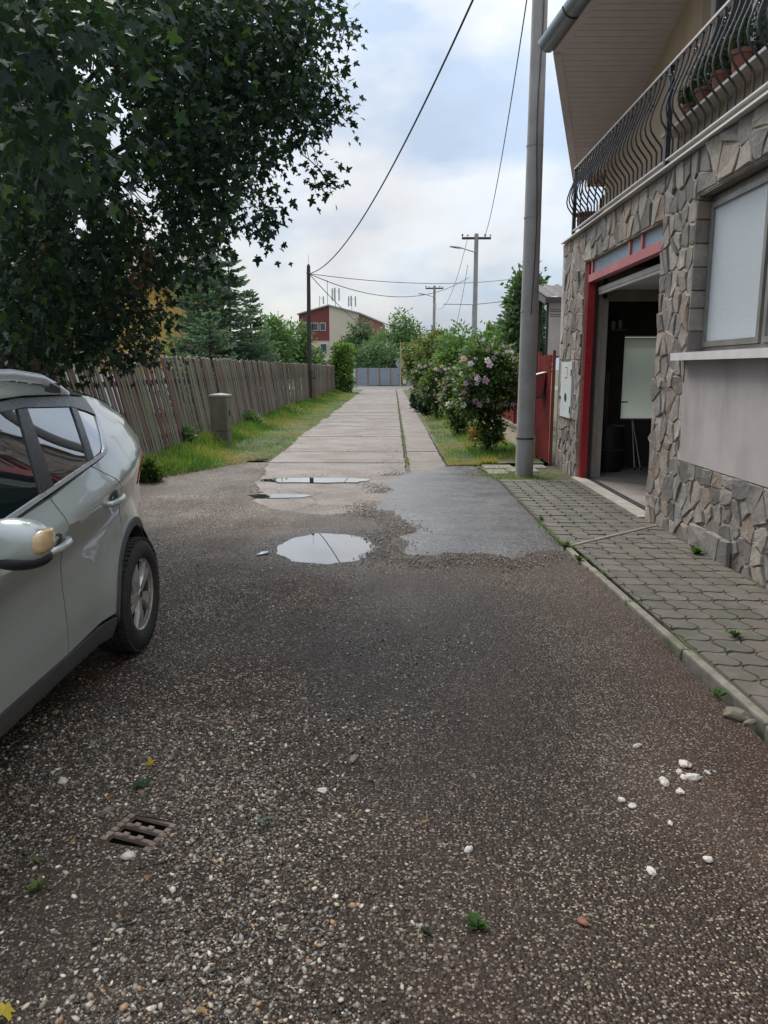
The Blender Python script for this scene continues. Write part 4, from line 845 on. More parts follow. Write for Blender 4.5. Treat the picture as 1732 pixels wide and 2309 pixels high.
# -- flower pots on the balcony window sill
def leafblob(n, c, r_, size, cols, seed=0, flat=0.8):
    p = RNG.normal(size=(n, 3)); p /= np.linalg.norm(p, axis=1, keepdims=True); p *= (RNG.random((n, 1)) ** 0.4) * np.array(r_); p += np.array(c)
    tv = [(-0.32, 0.4, 0.06), (0, 0, 0), (0.32, 0.4, 0.06), (0, 1, -0.05)]; tf = [(0, 1, 3), (1, 2, 3)]
    cc = np.array(cols); return tv, tf, rot_mats(rnd_dirs(n, 0.2), RNG.uniform(0, 6.28, n), size * RNG.uniform(0.6, 1.3, n)), p, cc[RNG.integers(0, len(cc), n)] * RNG.uniform(0.7, 1.3, (n, 1))
PG = [(0.03, 0.06, 0.022), (0.045, 0.085, 0.03), (0.06, 0.10, 0.035)]
pots = [((1553, 287), 0.9, 'small terracotta pot with a yellow bloom at the end of the balcony sill', (0.6, 0.42, 0.05)), ((1584, 262), 1.15, 'dark terracotta pot with dense bushy leaves on the balcony sill', None), ((1622, 233), 1.2, 'terracotta pot with a pink geranium on the balcony sill', (0.5, 0.18, 0.2)), ((1668, 200), 1.35, 'large terracotta pot with tall leafy growth by the white balcony frame', None)]
for (px, py), s_, lab, fc in pots:
    X_, Y_, Z_ = at_x(px, py, 3.28); root = tag(empty('flower_pot', (3.28, Y_, 4.394)), lab, 'flower pot', 'pots on the balcony sill')
    MB().lathe([(0.0, 0.0), (0.055 * s_, 0.0), (0.075 * s_, 0.12 * s_), (0.085 * s_, 0.12 * s_), (0.086 * s_, 0.15 * s_), (0.076 * s_, 0.15 * s_), (0.07 * s_, 0.13 * s_), (0.0, 0.13 * s_)], 20).build('pot', M['terracotta'], root, 40)
    link('plant', inst_mesh('plant', *leafblob(260, (0, 0, 0.26 * s_), (0.14 * s_, 0.16 * s_, 0.14 * s_), 0.06, PG)), M['leaf'], root)['kind'] = 'stuff'
    if fc: link('bloom', inst_mesh('bloom', *leafblob(26, (-0.07, 0.05, 0.27 * s_), (0.03, 0.03, 0.025), 0.03, [fc])), M['petal'], root)
X_, Y_, Z_ = 3.12, 12.85, 3.745
urn = tag(empty('planter_urn', (X_, Y_, Z_)), 'fluted terracotta bowl planter standing on the balcony floor by the arch', 'planter')
MB().lathe([(0.0, 0), (0.10, 0.0), (0.10, 0.04), (0.07, 0.08), (0.13, 0.14), (0.17, 0.26), (0.155, 0.30), (0.20, 0.33), (0.20, 0.36), (0.16, 0.36), (0.14, 0.3), (0.0, 0.3)], 24).build('bowl', M['terracotta'], urn, 40)
MB().lathe([(0.0, 0.312), (0.139, 0.311)], 16).build('soil', M['soilpot'], urn)

# ================================================================== PARKED CAR (left side to the lane, front towards the yard)
CX, CY = -2.39, 3.135
car = tag(empty('parked_car', (CX, CY, 0)), 'wet silver-green compact SUV with roof rails parked by the picket fence', 'car')
def zb(y): return 1.075 + 0.165 * (y - 0.05) if y > -0.4 else 1.0008 + 0.06 * (y + 0.4)       # belt line
_zz = np.linspace(0, 1.9, 381)
_tab = np.interp(_zz, [0.0, 0.16, 0.24, 0.34, 0.48, 0.66, 0.80, 0.925, 0.955, 0.985, 1.09, 1.12, 1.52, 1.60], [0.72, 0.77, 0.835, 0.866, 0.872, 0.862, 0.864, 0.910, 0.926, 0.916, 0.846, 0.840, 0.705, 0.64])
_k = np.exp(-0.5 * (np.arange(-9, 10) / 1.5) ** 2); _k /= _k.sum(); _tab = np.convolve(np.pad(_tab, 9, mode='edge'), _k, 'valid')
WHY = (1.345, -1.345); WZ = 0.345
def sx_(y, z):
    b_ = zb(y)
    if z <= 0.5: zc = z
    elif z <= b_: zc = 0.5 + (z - 0.5) * (1.10 - 0.5) / (b_ - 0.5)
    else: zc = 1.10 + (z - b_) * (1.52 - 1.10) / (1.52 - b_)
    x = float(np.interp(zc, _zz, _tab))
    if y > 0.85: t = (y - 0.85) / 1.3; x -= 0.29 * t * t * (0.75 + 0.35 * max(0, z - 0.9)) + (0.10 * max(0, z - 1.1) * t)
    if y < -0.9: t = (-y - 0.9) / 1.2; x -= 0.26 * t * t
    for wy in WHY:
        r_ = math.hypot(y - wy, z - WZ)
        if z > 0.2: x += 0.030 * math.exp(-((r_ - 0.46) / 0.10) ** 2)
    return x
def panel(name, poly, parent, mat, side=1, off=0.0, step=0.05, lip=0.025, sm=35):
    bm = bmesh.new(); bm.faces.new([bm.verts.new((0, y, z)) for y, z in poly])
    ya, yb = min(p[0] for p in poly), max(p[0] for p in poly); za, zb_ = min(p[1] for p in poly), max(p[1] for p in poly)
    for y in np.arange(math.floor(ya / step) * step, yb, step): bmesh.ops.bisect_plane(bm, geom=bm.verts[:] + bm.edges[:] + bm.faces[:], plane_co=(0, y, 0), plane_no=(0, 1, 0), dist=1e-5)
    for z in np.arange(math.floor(za / (step * .7)) * step * .7, zb_, step * 0.7): bmesh.ops.bisect_plane(bm, geom=bm.verts[:] + bm.edges[:] + bm.faces[:], plane_co=(0, 0, z), plane_no=(0, 0, 1), dist=1e-5)
    for v in bm.verts: v.co.x = side * (sx_(v.co.y, v.co.z) + off)
    if lip:
        r_ = bmesh.ops.extrude_edge_only(bm, edges=[e_ for e_ in bm.edges if e_.is_boundary])
        for gx in r_['geom']:
            if isinstance(gx, bmesh.types.BMVert): gx.co.x -= side * lip
    bmesh.ops.recalc_face_normals(bm, faces=bm.faces[:])
    me = bpy.data.meshes.new(name); bm.to_mesh(me); bm.free(); smooth(me, True, sm); return link(name, me, mat, parent)
def arc(wy, r_, a0, a1, n=14): return [(wy + r_ * math.cos(R(a)), WZ + r_ * math.sin(R(a))) for a in np.linspace(a0, a1, n)]
RA, RT = 0.415, 0.468                                # arch opening, outer edge of the arch moulding
def y_end(z): return float(np.interp(z, [0.2, 0.45, 0.75, 1.0, 1.2, 1.5, 1.6], [2.05, 2.16, 2.17, 2.12, 2.03, 1.80, 1.7]))
def top_z(y): return float(np.interp(y, [-2.2, -2.0, -1.6, -1.05, -0.9, -0.55, -0.25, 0.0, 0.5, 1.0, 1.4, 1.66, 2.1], [0.72, 0.80, 0.95, 1.04, 1.10, 1.36, 1.515, 1.545, 1.56, 1.55, 1.525, 1.49, 1.0]))
def wtop(y): return float(np.interp(y, [-0.75, -0.4, 0.0, 0.4, 0.92, 1.15, 1.22], [1.19, 1.42, 1.495, 1.505, 1.485, 1.445, 1.42]))
BOT = 0.355
G = 0.006
for sd in (1, -1):
    # front door, rear door, quarter panel, front wing
    fd = [(-0.80, zb(-0.8) - 0.012), (-0.84, 0.8), (-0.80, BOT), (0.315 - G, BOT), (0.318 - G, 0.60), (0.308 - G, 0.9), (0.295 - G, zb(0.29) - 0.012)]
    rd = [(0.295 + G, zb(0.29) - 0.012), (0.308 + G, 0.9), (0.318 + G, 0.60), (0.315 + G, BOT)] + [(p[0], p[1]) for p in arc(1.345, RT, 176, 128, 10)] + [(1.115, 0.86), (1.075, 1.0), (0.965, 1.10), (0.80 - G, zb(0.8) - 0.012)]
    q1 = arc(1.345, RT, 127, 4, 16)
    qp = [(0.80 + G, zb(0.8) - 0.012), (0.965 + 2 * G, 1.10), (1.075 + 2 * G, 1.0), (1.115 + 2 * G, 0.86)] + q1 + [(y_end(0.42) - 0.02, 0.42), (y_end(0.75) - 0.005, 0.75), (y_end(1.0), 1.0), (y_end(1.2), 1.2), (y_end(1.40), 1.40), (1.76, 1.475), (1.4, 1.523), (1.24, 1.535), (1.235, 1.42), (1.14, 1.31), (1.03, zb(1.0) - 0.008)]
    wg = [(-0.80 - 2 * G, BOT), (-0.84 - 2 * G, 0.8), (-0.80 - 2 * G, zb(-0.8) - 0.012), (-1.05, 1.04), (-1.6, 0.95), (-2.0, 0.80), (-2.12, 0.68), (-2.12, 0.42)] + arc(-1.345, RT, 172, 4, 18)
    for nm, poly in (('front_door', fd), ('rear_door', rd), ('quarter_panel', qp), ('front_wing', wg)):
        p = panel(nm, poly, car, M['paint'], sd)
        if nm.endswith('door'):
            hy, hz = (0.165, 0.915) if nm[0] == 'f' else (0.905, 0.995)
            h = MB(); X0 = sx_(hy, hz)
            pts = [(sd * (sx_(hy + t, hz) + o_), hy + t, hz + 0.06 * t) for t, o_ in ((-0.105, -0.01), (-0.10, 0.028), (-0.06, 0.042), (0.0, 0.046), (0.06, 0.042), (0.10, 0.026), (0.105, -0.01))]
            h.tube(pts, [0.014, 0.017, 0.018, 0.018, 0.018, 0.017, 0.014], 10); h.build('handle', M['paint'], p, 50)
            nn = 20; bowl = MB(); bowl.v = [(sd * (X0 + 0.0035), hy, hz + 0.012)]
            bowl.v += [(sd * (sx_(hy + 0.062 * math.cos(a), hz + 0.012 + 0.042 * math.sin(a)) + 0.004), hy + 0.062 * math.cos(a), hz + 0.012 + 0.042 * math.sin(a)) for a in np.linspace(0, 6.283, nn, endpoint=False)]
            bowl.f = [(0, 1 + i, 1 + (i + 1) % nn) for i in range(nn)]; bowl.build('handle_recess', M['clad'], p, 60)
    # sill and arch mouldings
    panel('sill_moulding', [(-0.88, 0.235), (0.875, 0.235), (0.888, 0.30), (0.885, BOT - 0.006), (-0.88, BOT - 0.006)], car, M['clad'], sd, 0.006)
    for wy in WHY:
        ring = arc(wy, RT - 0.004, 178, -2, 26) + arc(wy, RA, -8, 188, 26); panel('arch_moulding', ring, car, M['clad'], sd, 0.010, lip=0.07)
    panel('bumper_side', [(1.85, 0.25), (2.04, 0.25), (2.1, 0.41), (1.83, 0.41)], car, M['clad'], sd, 0.004)
    # windows: glass and pillars
    def band(y0, y1b, y1t, y0t): return [(y0, zb(y0) + 0.014), (y1b, zb(y1b) + 0.014), (y1t, wtop(y1t)), (y0t, wtop(y0t))]
    fw = [(-0.62, zb(-0.62) + 0.03), (0.225, zb(0.22) + 0.016), (0.335, wtop(0.33)), (0.15, wtop(0.15)), (-0.05, wtop(-0.05)), (-0.30, wtop(-0.3) - 0.02)]
    panel('side_window', fw, car, M['carglass'], sd, -0.006, lip=0)
    rw = [(0.365, zb(0.36) + 0.016), (0.785, zb(0.78) + 0.016), (0.905, wtop(0.9)), (0.70, wtop(0.7)), (0.44, wtop(0.44))]; panel('side_window', rw, car, M['carglass2'], sd, -0.006, lip=0)
    qw = [(0.865, zb(0.86) + 0.016), (0.97, zb(0.97) + 0.016), (1.03, zb(1.0) + 0.035), (1.125, 1.34), (1.205, 1.425), (1.12, wtop(1.12) - 0.003), (0.985, wtop(0.985))]; panel('side_window', qw, car, M['carglass2'], sd, -0.006, lip=0)
    bp = [(0.229, zb(0.23) + 0.016), (0.361, zb(0.36) + 0.016), (0.436, wtop(0.43)), (0.339, wtop(0.34))]; panel('pillar', bp, car, M['pillar'], sd, 0.002)
    cp = [(0.789, zb(0.79) + 0.016), (0.861, zb(0.86) + 0.016), (0.981, wtop(0.98)), (0.909, wtop(0.9))]; panel('pillar', cp, car, M['pillar'], sd, 0.002)
    # frame above the windows, chrome strip below
    fr = [(-0.30, wtop(-0.3) - 0.016), (-0.05, wtop(-0.05) + 0.004), (0.4, wtop(0.4) + 0.004), (0.92, wtop(0.92) + 0.004), (1.12, wtop(1.12) + 0.002), (1.215, 1.428), (1.232, 1.45), (1.225, 1.525), (0.92, 1.545), (0.4, 1.55), (0.0, 1.527), (-0.27, 1.495)]
    panel('window_frame', fr, car, M['pillar'], sd, 0.003)
    ch = [(-0.82, zb(-0.82) - 0.008), (1.0, zb(1.0) - 0.006), (1.05, zb(1.0) + 0.02), (1.14, 1.325), (1.235, 1.43), (1.225, 1.437), (1.12, 1.34), (1.028, zb(1.0) + 0.032), (0.985, zb(0.985) + 0.011), (-0.82, zb(-0.82) + 0.012)]
    panel('chrome_strip', ch, car, M['silver'], sd, 0.006, lip=0.01)
    ap = [(-0.82, zb(-0.82) + 0.014), (-0.64, zb(-0.64) + 0.016), (-0.31, wtop(-0.3) - 0.014), (-0.28, 1.493), (-0.40, 1.45), (-0.62, 1.31)]; panel('pillar', ap, car, M['paint'], sd, 0.002)
    panel('tail_light', [(1.68, 0.965), (1.97, 1.0), (2.06, 1.0), (1.985, 1.17), (1.80, 1.20), (1.70, 1.08)], car, M['taillight'], sd, 0.006)
    # roof rail
    pts = [(sd * 0.625, y_, z_) for y_, z_ in ((-0.55, 1.55), (-0.45, 1.60), (-0.25, 1.632), (0.1, 1.655), (0.5, 1.655), (0.8, 1.632), (0.98, 1.585), (1.10, 1.54))]
    r_ = MB()
    for i, (x, y_, z_) in enumerate(pts):
        for a in range(8): ang = 2 * math.pi * a / 8; r_.v.append((x + 0.017 * math.cos(ang), y_, z_ + 0.026 * math.sin(ang)))
        if i:
            for a in range(8): r_.f.append(((i - 1) * 8 + a, (i - 1) * 8 + (a + 1) % 8, i * 8 + (a + 1) % 8, i * 8 + a))
    rr_ = r_.build('roof_rail', M['silver'], car, 60)
    for y_ in (-0.42, 0.25, 0.92): MB().box(sd * 0.625 - 0.016, sd * 0.625 + 0.016, y_ - 0.06, y_ + 0.06, 1.53, 1.61 if abs(y_ - 0.25) > 0.5 else 1.645).build('rail_foot', M['dark'], rr_)
    # mirror
    mroot = MB(); prof_m = []
    mm = bmesh.new(); bmesh.ops.create_uvsphere(mm, u_segments=24, v_segments=14, radius=1)
    for v in mm.verts:
        x, y_, z_ = v.co; sq = lambda a, p=0.75: math.copysign(abs(a) ** p, a)
        v.co = (sd * (1.035 + 0.115 * sq(x)), -0.40 + (0.085 if y_ < 0 else 0.05) * sq(y_, 0.8), 1.06 + 0.088 * sq(z_) * (1 - 0.12 * x))
    me = bpy.data.meshes.new('mirror_housing'); mm.to_mesh(me); mm.free(); smooth(me); mir = link('mirror_housing', me, M['paint'], car)
    MB().box(sd * 0.84, sd * 0.95, -0.45, -0.36, 1.0, 1.03).build('mirror_arm', M['dark'], mir)
    mm = bmesh.new(); bmesh.ops.create_uvsphere(mm, u_segments=20, v_segments=12, radius=1)
    for v in mm.verts: x, y_, z_ = v.co; v.co = (sd * (1.03 + 0.117 * x), -0.395 + 0.088 * y_, 1.0 + 0.045 * z_)
    me = bpy.data.meshes.new('mirror_base'); mm.to_mesh(me); mm.free(); smooth(me); link('mirror_base', me, M['dark'], mir)
    mm = bmesh.new(); bmesh.ops.create_uvsphere(mm, u_segments=16, v_segments=10, radius=1)
    for v in mm.verts: x, y_, z_ = v.co; sq = lambda a, p=0.6: math.copysign(abs(a) ** p, a); v.co = (sd * (1.118 + 0.037 * sq(x)), -0.405 + 0.066 * sq(y_), 1.062 + 0.046 * sq(z_) + 0.01 * sq(x))
    me = bpy.data.meshes.new('indicator_lens'); mm.to_mesh(me); mm.free(); smooth(me); link('indicator_lens', me, M['amber'], mir)
# top skin: bonnet, windscreen, roof, built in strips across the car
def top_strip(name, ys_, mat, x_in=0.0, dz=0.0):
    b_ = MB(); N = 16
    for y_ in ys_:
        z0 = top_z(y_); xe = sx_(y_, z0) - x_in; crown = 0.085 if y_ > -0.9 else 0.05
        for k in range(N + 1):
            u = -1 + 2 * k / N; b_.v.append((xe * u, y_, z0 + dz + crown * (1 - abs(u) ** 2.6)))
    n = N + 1; b_.f = [(i * n + k, i * n + k + 1, (i + 1) * n + k + 1, (i + 1) * n + k) for i in range(len(ys_) - 1) for k in range(N)]
    return b_.build(name, mat, car, 40)
top_strip('bonnet', np.linspace(-2.12, -0.98, 16), M['paint']); top_strip('windscreen', np.linspace(-0.975, -0.27, 12), M['carglass'], 0.03)
top_strip('roof', np.linspace(-0.27, 1.76, 30), M['paint'])
# rear and front ends
def end_skin(name, zs, yf, mat, rear):
    b_ = MB(); N = 16
    for z_ in zs:
        y_ = yf(z_); xe = sx_(y_, z_)
        for k in range(N + 1): u = -1 + 2 * k / N; b_.v.append((xe * u, y_ + (0.10 if rear else -0.14) * (1 - abs(u) ** 2.2), z_ + (0.085 * (1 - abs(u) ** 2.6) * max(0, (z_ - 1.0) / 0.42) if rear else 0.05 * (1 - u * u) * max(0, (z_ - 0.5) / 0.2))))
    n = N + 1; b_.f = [(i * n + k, i * n + k + 1, (i + 1) * n + k + 1, (i + 1) * n + k) for i in range(len(zs) - 1) for k in range(N)]
    return b_.build(name, mat, car, 40)
end_skin('tailgate', np.linspace(0.55, 1.07, 8), y_end, M['paint'], True); end_skin('rear_window', np.linspace(1.075, 1.475, 8), lambda z_: y_end(z_) - 0.006, M['carglass2'], True)
end_skin('rear_bumper', np.linspace(0.22, 0.545, 6), y_end, M['clad'], True); end_skin('front_bumper', np.linspace(0.2, 0.72, 8), lambda z_: -2.12, M['paint'], False)
# floor pan, wheel tubs, dashboard and seats keep the inside dark
MB().box(-0.78, 0.78, -0.86, 0.86, 0.22, 0.30).box(-0.5, 0.5, -2.05, 2.05, 0.24, 0.34).build('floor_pan', M['dark'], car)
for wy in WHY:
    for sd in (1, -1):
        b_ = MB(); N = 20
        for x in (sd * 0.84, sd * 0.52):
            for k in range(N + 1): a = math.pi * (1.06 * k / N - 0.03); b_.v.append((x, wy + 0.425 * math.cos(a), WZ + 0.425 * math.sin(a)))
        n = N + 1; b_.f = [(k, k + 1, n + k + 1, n + k) for k in range(N)] + [tuple(range(n, 2 * n))]; b_.build('wheel_tub', M['dark'], car, 40)
MB().box(-0.72, 0.72, -0.85, -0.62, 0.6, 1.0).build('dashboard', M['dark'], car)
for sd in (1, -1):
    st = MB().box(sd * 0.38 - 0.24, sd * 0.38 + 0.24, -0.30, 0.20, 0.35, 0.62).mesh('seat'); st = link('seat', bevel_mesh(st, 0.05, 3), M['seat'], car)
    me = MB().box(sd * 0.38 - 0.23, sd * 0.38 + 0.23, 0.12, 0.26, 0.6, 1.17).mesh('backrest'); link('backrest', bevel_mesh(me, 0.05, 3), M['seat'], st)
    me = MB().box(sd * 0.38 - 0.12, sd * 0.38 + 0.12, 0.18, 0.27, 1.20, 1.40).mesh('headrest'); link('headrest', bevel_mesh(me, 0.035, 3), M['seat'], st)
me = MB().box(-0.62, 0.62, 1.02, 1.16, 0.5, 1.12).mesh('rear_bench'); link('rear_bench', bevel_mesh(me, 0.05, 3), M['seat'], car)
MB().box(-0.70, 0.70, -0.2, 1.9, 0.3, 0.55).build('cabin_floor', M['dark'], car)
# wheels
RWH = 0.343
def wheel(wx, wy, sd):
    w = bpy.data.objects.new('wheel', None); COL.objects.link(w); w.parent = car; w.location = (wx, wy, RWH); w.rotation_euler = (0, 0, 0 if sd > 0 else math.pi)
    Q = Matrix.Rotation(math.pi / 2, 4, 'Y')          # lathe axis z -> x (outwards)
    p = [(0.205, 0.085), (0.222, 0.104), (0.262, 0.117), (0.300, 0.112), (0.326, 0.096), (0.336, 0.086), (0.342, 0.07), (0.343, 0.052), (0.335, 0.050), (0.335, 0.044), (0.343, 0.042), (0.343, 0.004), (0.335, 0.003), (0.335, -0.003), (0.343, -0.004), (0.343, -0.042), (0.335, -0.044), (0.335, -0.05), (0.343, -0.052), (0.34, -0.075), (0.326, -0.096), (0.262, -0.117), (0.205, -0.09)]
    ty = MB().lathe(p, 64, Q).mesh('tyre', 50)
    # cross cuts on the shoulders
    t_ = link('tyre', ty, M['tyre'], w)
    lug = MB()
    for k in range(60):
        a = 2 * math.pi * k / 60
        for s2 in (1, -1): lug.box(-0.024, 0.024, -0.0115, 0.0115, 0.333, 0.3455, Matrix.Rotation(a + s2 * 0.03, 4, 'X') @ Matrix.Translation((s2 * 0.078, 0, 0)) @ Matrix.Rotation(s2 * 0.0, 4, 'Y'))
    tag(lug.build('tread_blocks', M['tyre'], t_), kind='stuff')
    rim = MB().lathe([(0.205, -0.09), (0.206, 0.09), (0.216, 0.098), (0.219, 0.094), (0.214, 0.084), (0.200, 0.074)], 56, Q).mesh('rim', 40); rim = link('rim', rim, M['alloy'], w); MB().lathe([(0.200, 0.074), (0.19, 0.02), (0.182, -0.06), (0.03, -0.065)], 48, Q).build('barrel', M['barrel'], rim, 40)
    for k in range(5):
        a = 2 * math.pi * k / 5 + 0.45; sp = MB(); Rm = Matrix.Rotation(a, 4, 'X')
        def quadbar(p0, p1, w0, w1, d0, d1):
            v = []
            for (y_, z_), w_, d_ in ((p0, w0, d0), (p1, w1, d1)):
                t = Vector((p1[0] - p0[0], p1[1] - p0[1])).normalized(); nn = Vector((-t.y, t.x))
                for s2, x_ in ((-1, d_ - 0.03), (-0.75, d_), (0.75, d_), (1, d_ - 0.03)): v.append(tuple(Rm @ Vector((x_, y_ + nn.x * w_ * s2 / 2, z_ + nn.y * w_ * s2 / 2))))
            sp.add(v, [(0, 1, 5, 4), (1, 2, 6, 5), (2, 3, 7, 6), (0, 4, 7, 3), (0, 3, 2, 1), (4, 5, 6, 7)])
        quadbar((0, 0.03), (0, 0.125), 0.06, 0.074, 0.086, 0.096); quadbar((0.014, 0.112), (0.043, 0.208), 0.048, 0.04, 0.096, 0.090); quadbar((-0.014, 0.112), (-0.043, 0.208), 0.048, 0.04, 0.096, 0.090)
        sp.build('spoke', M['alloy'], rim)
    MB().lathe([(0.0, 0.092), (0.024, 0.091), (0.03, 0.084), (0.058, 0.08), (0.062, 0.04)], 24, Q).build('hub_cap', M['alloy'], rim, 40); MB().lathe([(0.0, 0.0945), (0.021, 0.0935), (0.022, 0.09)], 20, Q).build('hub_badge', M['rail'], rim, 40)
    MB().lathe([(0.0, -0.02), (0.14, -0.02), (0.14, 0.0), (0.0, 0.0)], 24, Q).build('brake_disc', M['rail'], rim)
for wy in WHY:
    wheel(0.79, wy, 1); wheel(-0.785, wy, -1)

# ================================================================== POLES, WIRES, FENCES, FAR THINGS
def pole(name, loc, h, r0, r1, mat, label, cat='pole', group=None, lean=(0, 0)):
    root = tag(empty(name, loc), label, cat, group)
    pts = [(lean[0] * t * h, lean[1] * t * h, -0.3 + (h + 0.3) * t) for t in np.linspace(0, 1, 12)]
    MB().tube(pts, list(np.linspace(r0, r1, 12)), 24).build('shaft', mat, root, 50); return root
# near concrete pole by the gate
np_ = pole('utility_pole', (2.115, 12.08, 0.0), 9.4, 0.142, 0.10, M['concrete'], 'tall grey concrete utility pole standing in weeds beside the paved strip', group='utility poles', lean=(0.0005, 0))
for z_ in (0.62, 2.55, 3.9, 4.9): MB().lathe([(0.1455 - 0.0045 * z_, z_ - 0.012), (0.1475 - 0.0045 * z_, z_), (0.1455 - 0.0045 * z_, z_ + 0.012)], 24).build('band', M['rail'] if z_ < 1 else M['concrete'], np_, 50)
MB().tube([(0.02 + 0.02 * math.sin(z_ * 2.1), -0.155 + 0.0048 * z_, z_) for z_ in np.linspace(2.5, 8.6, 40)], 0.008, 5).build('cable', M['cable'], np_, 50)
MB().bar((-0.9, 0, 8.9), (0.9, 0, 8.9), 0.09, 0.1).build('crossarm', M['rail'], np_)
# crossarm poles further along
def armpole(loc, h, label):
    r_ = pole('utility_pole', loc, h, 0.15, 0.105, M['concrete'], label, group='utility poles')
    MB().bar((-0.75, 0, h - 0.22), (0.75, 0, h - 0.22), 0.10, 0.11).build('crossarm', M['rail'], r_)
    for k, x in enumerate((-0.72, -0.45, 0.45, 0.72)):
        MB().lathe([(0.015, 0), (0.018, 0.05), (0.05, 0.07), (0.055, 0.11), (0.035, 0.15), (0.0, 0.16)], 10, Matrix.Translation((x, 0, h - 0.165))).build('insulator', M['white'] if k % 2 else M['terracotta'], r_, 50)
    lm = MB().tube([(0, -0.1, h - 0.95), (-0.35, -0.14, h - 0.85), (-0.8, -0.2, h - 0.72)], 0.028, 8).build('lamp_arm', M['signback'], r_, 50)
    hd = MB(); n = 12
    for t, w_, hh in ((0, 0.05, 0.03), (0.12, 0.075, 0.05), (0.35, 0.10, 0.06), (0.58, 0.07, 0.04), (0.66, 0.02, 0.02)):
        for k in range(n): a = 2 * math.pi * k / n; hd.v.append((-0.75 - t, -0.19 - 0.06 * t + w_ * math.cos(a), h - 0.73 + 0.12 * t + hh * math.sin(a)))
    hd.f = [(i * n + k, i * n + (k + 1) % n, (i + 1) * n + (k + 1) % n, (i + 1) * n + k) for i in range(4) for k in range(n)]; hd.build('lamp_head', M['signback'], lm, 60)
    return r_
armpole((4.43, 41.6, 0), 8.55, 'concrete pole with crossarm and street lamp rising out of the garden trees')
armpole((3.7, 67.0, 0), 8.6, 'smaller-looking lamp pole with four insulators behind the yellowing tree')
# wooden pole with its concrete stub
wp = pole('wooden_pole', (-4.02, 38.6, 0.05), 6.5, 0.125, 0.085, M['blackpole'], 'dark tarred wooden pole lashed to a concrete stub by the fence', lean=(0.010, 0))
MB().lathe([(0.0, 0.15), (0.05, 0.10), (0.088, 0.0)], 12, Matrix.Translation((0.066, 0, 6.5))).build('cap', M['blackpole'], wp); MB().tube([(0.066, 0, 6.6), (0.075, 0, 7.05)], 0.007, 5).build('spike', M['wire'], wp)
MB().box(0.13, 0.33, -0.1, 0.1, -0.1, 1.62).build('stub', M['cast'], wp); MB().box(-0.15, 0.34, -0.12, 0.12, 1.2, 1.24).build('strap', M['rail'], wp); MB().tube([(0.06 + 0.12 * math.cos(a), 0.12 * math.sin(a), 6.2) for a in np.linspace(0, 6.283, 14)], 0.012, 5).build('collar', M['rail'], wp)
def cable(a, b, sag, r_, label, mat='cable', n=40, group='overhead wires'):
    a = Vector(a); b = Vector(b); pts = [a.lerp(b, t) - Vector((0, 0, 4 * sag * t * (1 - t))) for t in np.linspace(0, 1, n)]
    o = MB().tube(pts, r_, 6).build('overhead_cable', M[mat], None, 60); tag(o, label, 'cable', group); return o
WT = (-3.93, 38.5, 6.22)
cable(WT, (2.05, 12.0, 8.72), 1.25, 0.021, 'thick sagging cable from the wooden pole up to the concrete pole')
cable((4.8, 41.5, 8.3), (2.2, 12.0, 9.0), 0.9, 0.013, 'thin wire from the crossarm lamp pole to the concrete pole', 'wire')
cable(WT, at_y(1150, 630, 52), 0.35, 0.017, 'straight thin cable running from the wooden pole over the lane')
cable(WT, at_y(1058, 625, 60), 1.25, 0.02, 'slack cable from the wooden pole dipping past the far lamp pole')
cable(WT, (1.02, 76.6, 4.1), 0.8, 0.02, 'long cable sinking from the wooden pole to the stop sign post')
cable((1.02, 76.6, 4.1), (6, 66, 5.4), 0.6, 0.02, 'short cable rising from the sign post into the garden trees')
cable((3.95, 41.5, 8.25), (3.2, 66.9, 8.2), 2.4, 0.012, 'thin slack wire between the two lamp poles, outer crossarm', 'wire')
cable((4.0, 41.5, 7.0), (3.75, 66.9, 7.6), 4.0, 0.012, 'lowest slack wire looping between the two lamp poles', 'wire')
# -- wooden picket fence
fence = tag(empty('picket_fence', (-4.1, 20, 0)), 'long leaning wooden fence of brown and mossy grey pickets', 'fence')
FO = Vector((-4.1, 20, 0))
def fx(y): return -4.17 + 0.006 * (y - 10)
def flean(y):
    if y < 9.7: return (0.0, 0.0)
    dx = float(np.interp(y, [9.7, 11, 30, 36, 40], [-0.22, -0.30, -0.25, -0.12, -0.01])); dy = float(np.interp(y, [9.7, 11, 14, 22, 36], [-0.35, -0.52, -0.38, -0.12, 0.0])); return dx, dy
pk = []
for k in range(6):
    w_ = random.uniform(0.036, 0.048); hgt = 1.86 + random.uniform(-0.02, 0.02); t = random.uniform(-0.01, 0.01)
    me = MB().add([(-0.01, -w_, 0), (0.012, -w_, 0), (0.012, w_, 0), (-0.01, w_, 0), (-0.01, -w_, hgt - 0.01), (0.012, -w_, hgt - 0.01), (0.012, w_, hgt + t), (-0.01, w_, hgt + t)], [(0, 1, 5, 4), (1, 2, 6, 5), (2, 3, 7, 6), (3, 0, 4, 7), (4, 5, 6, 7)]).mesh('picket')
    pk.append(me)
pkb = [m.copy() for m in pk]
for m in pk: m.materials.append(M['wbrown'])
for m in pkb: m.materials.append(M['wgrey'])
y = 6.2; cnt = 0; far_b, far_g = MB(), MB(); run = 0; brown = False
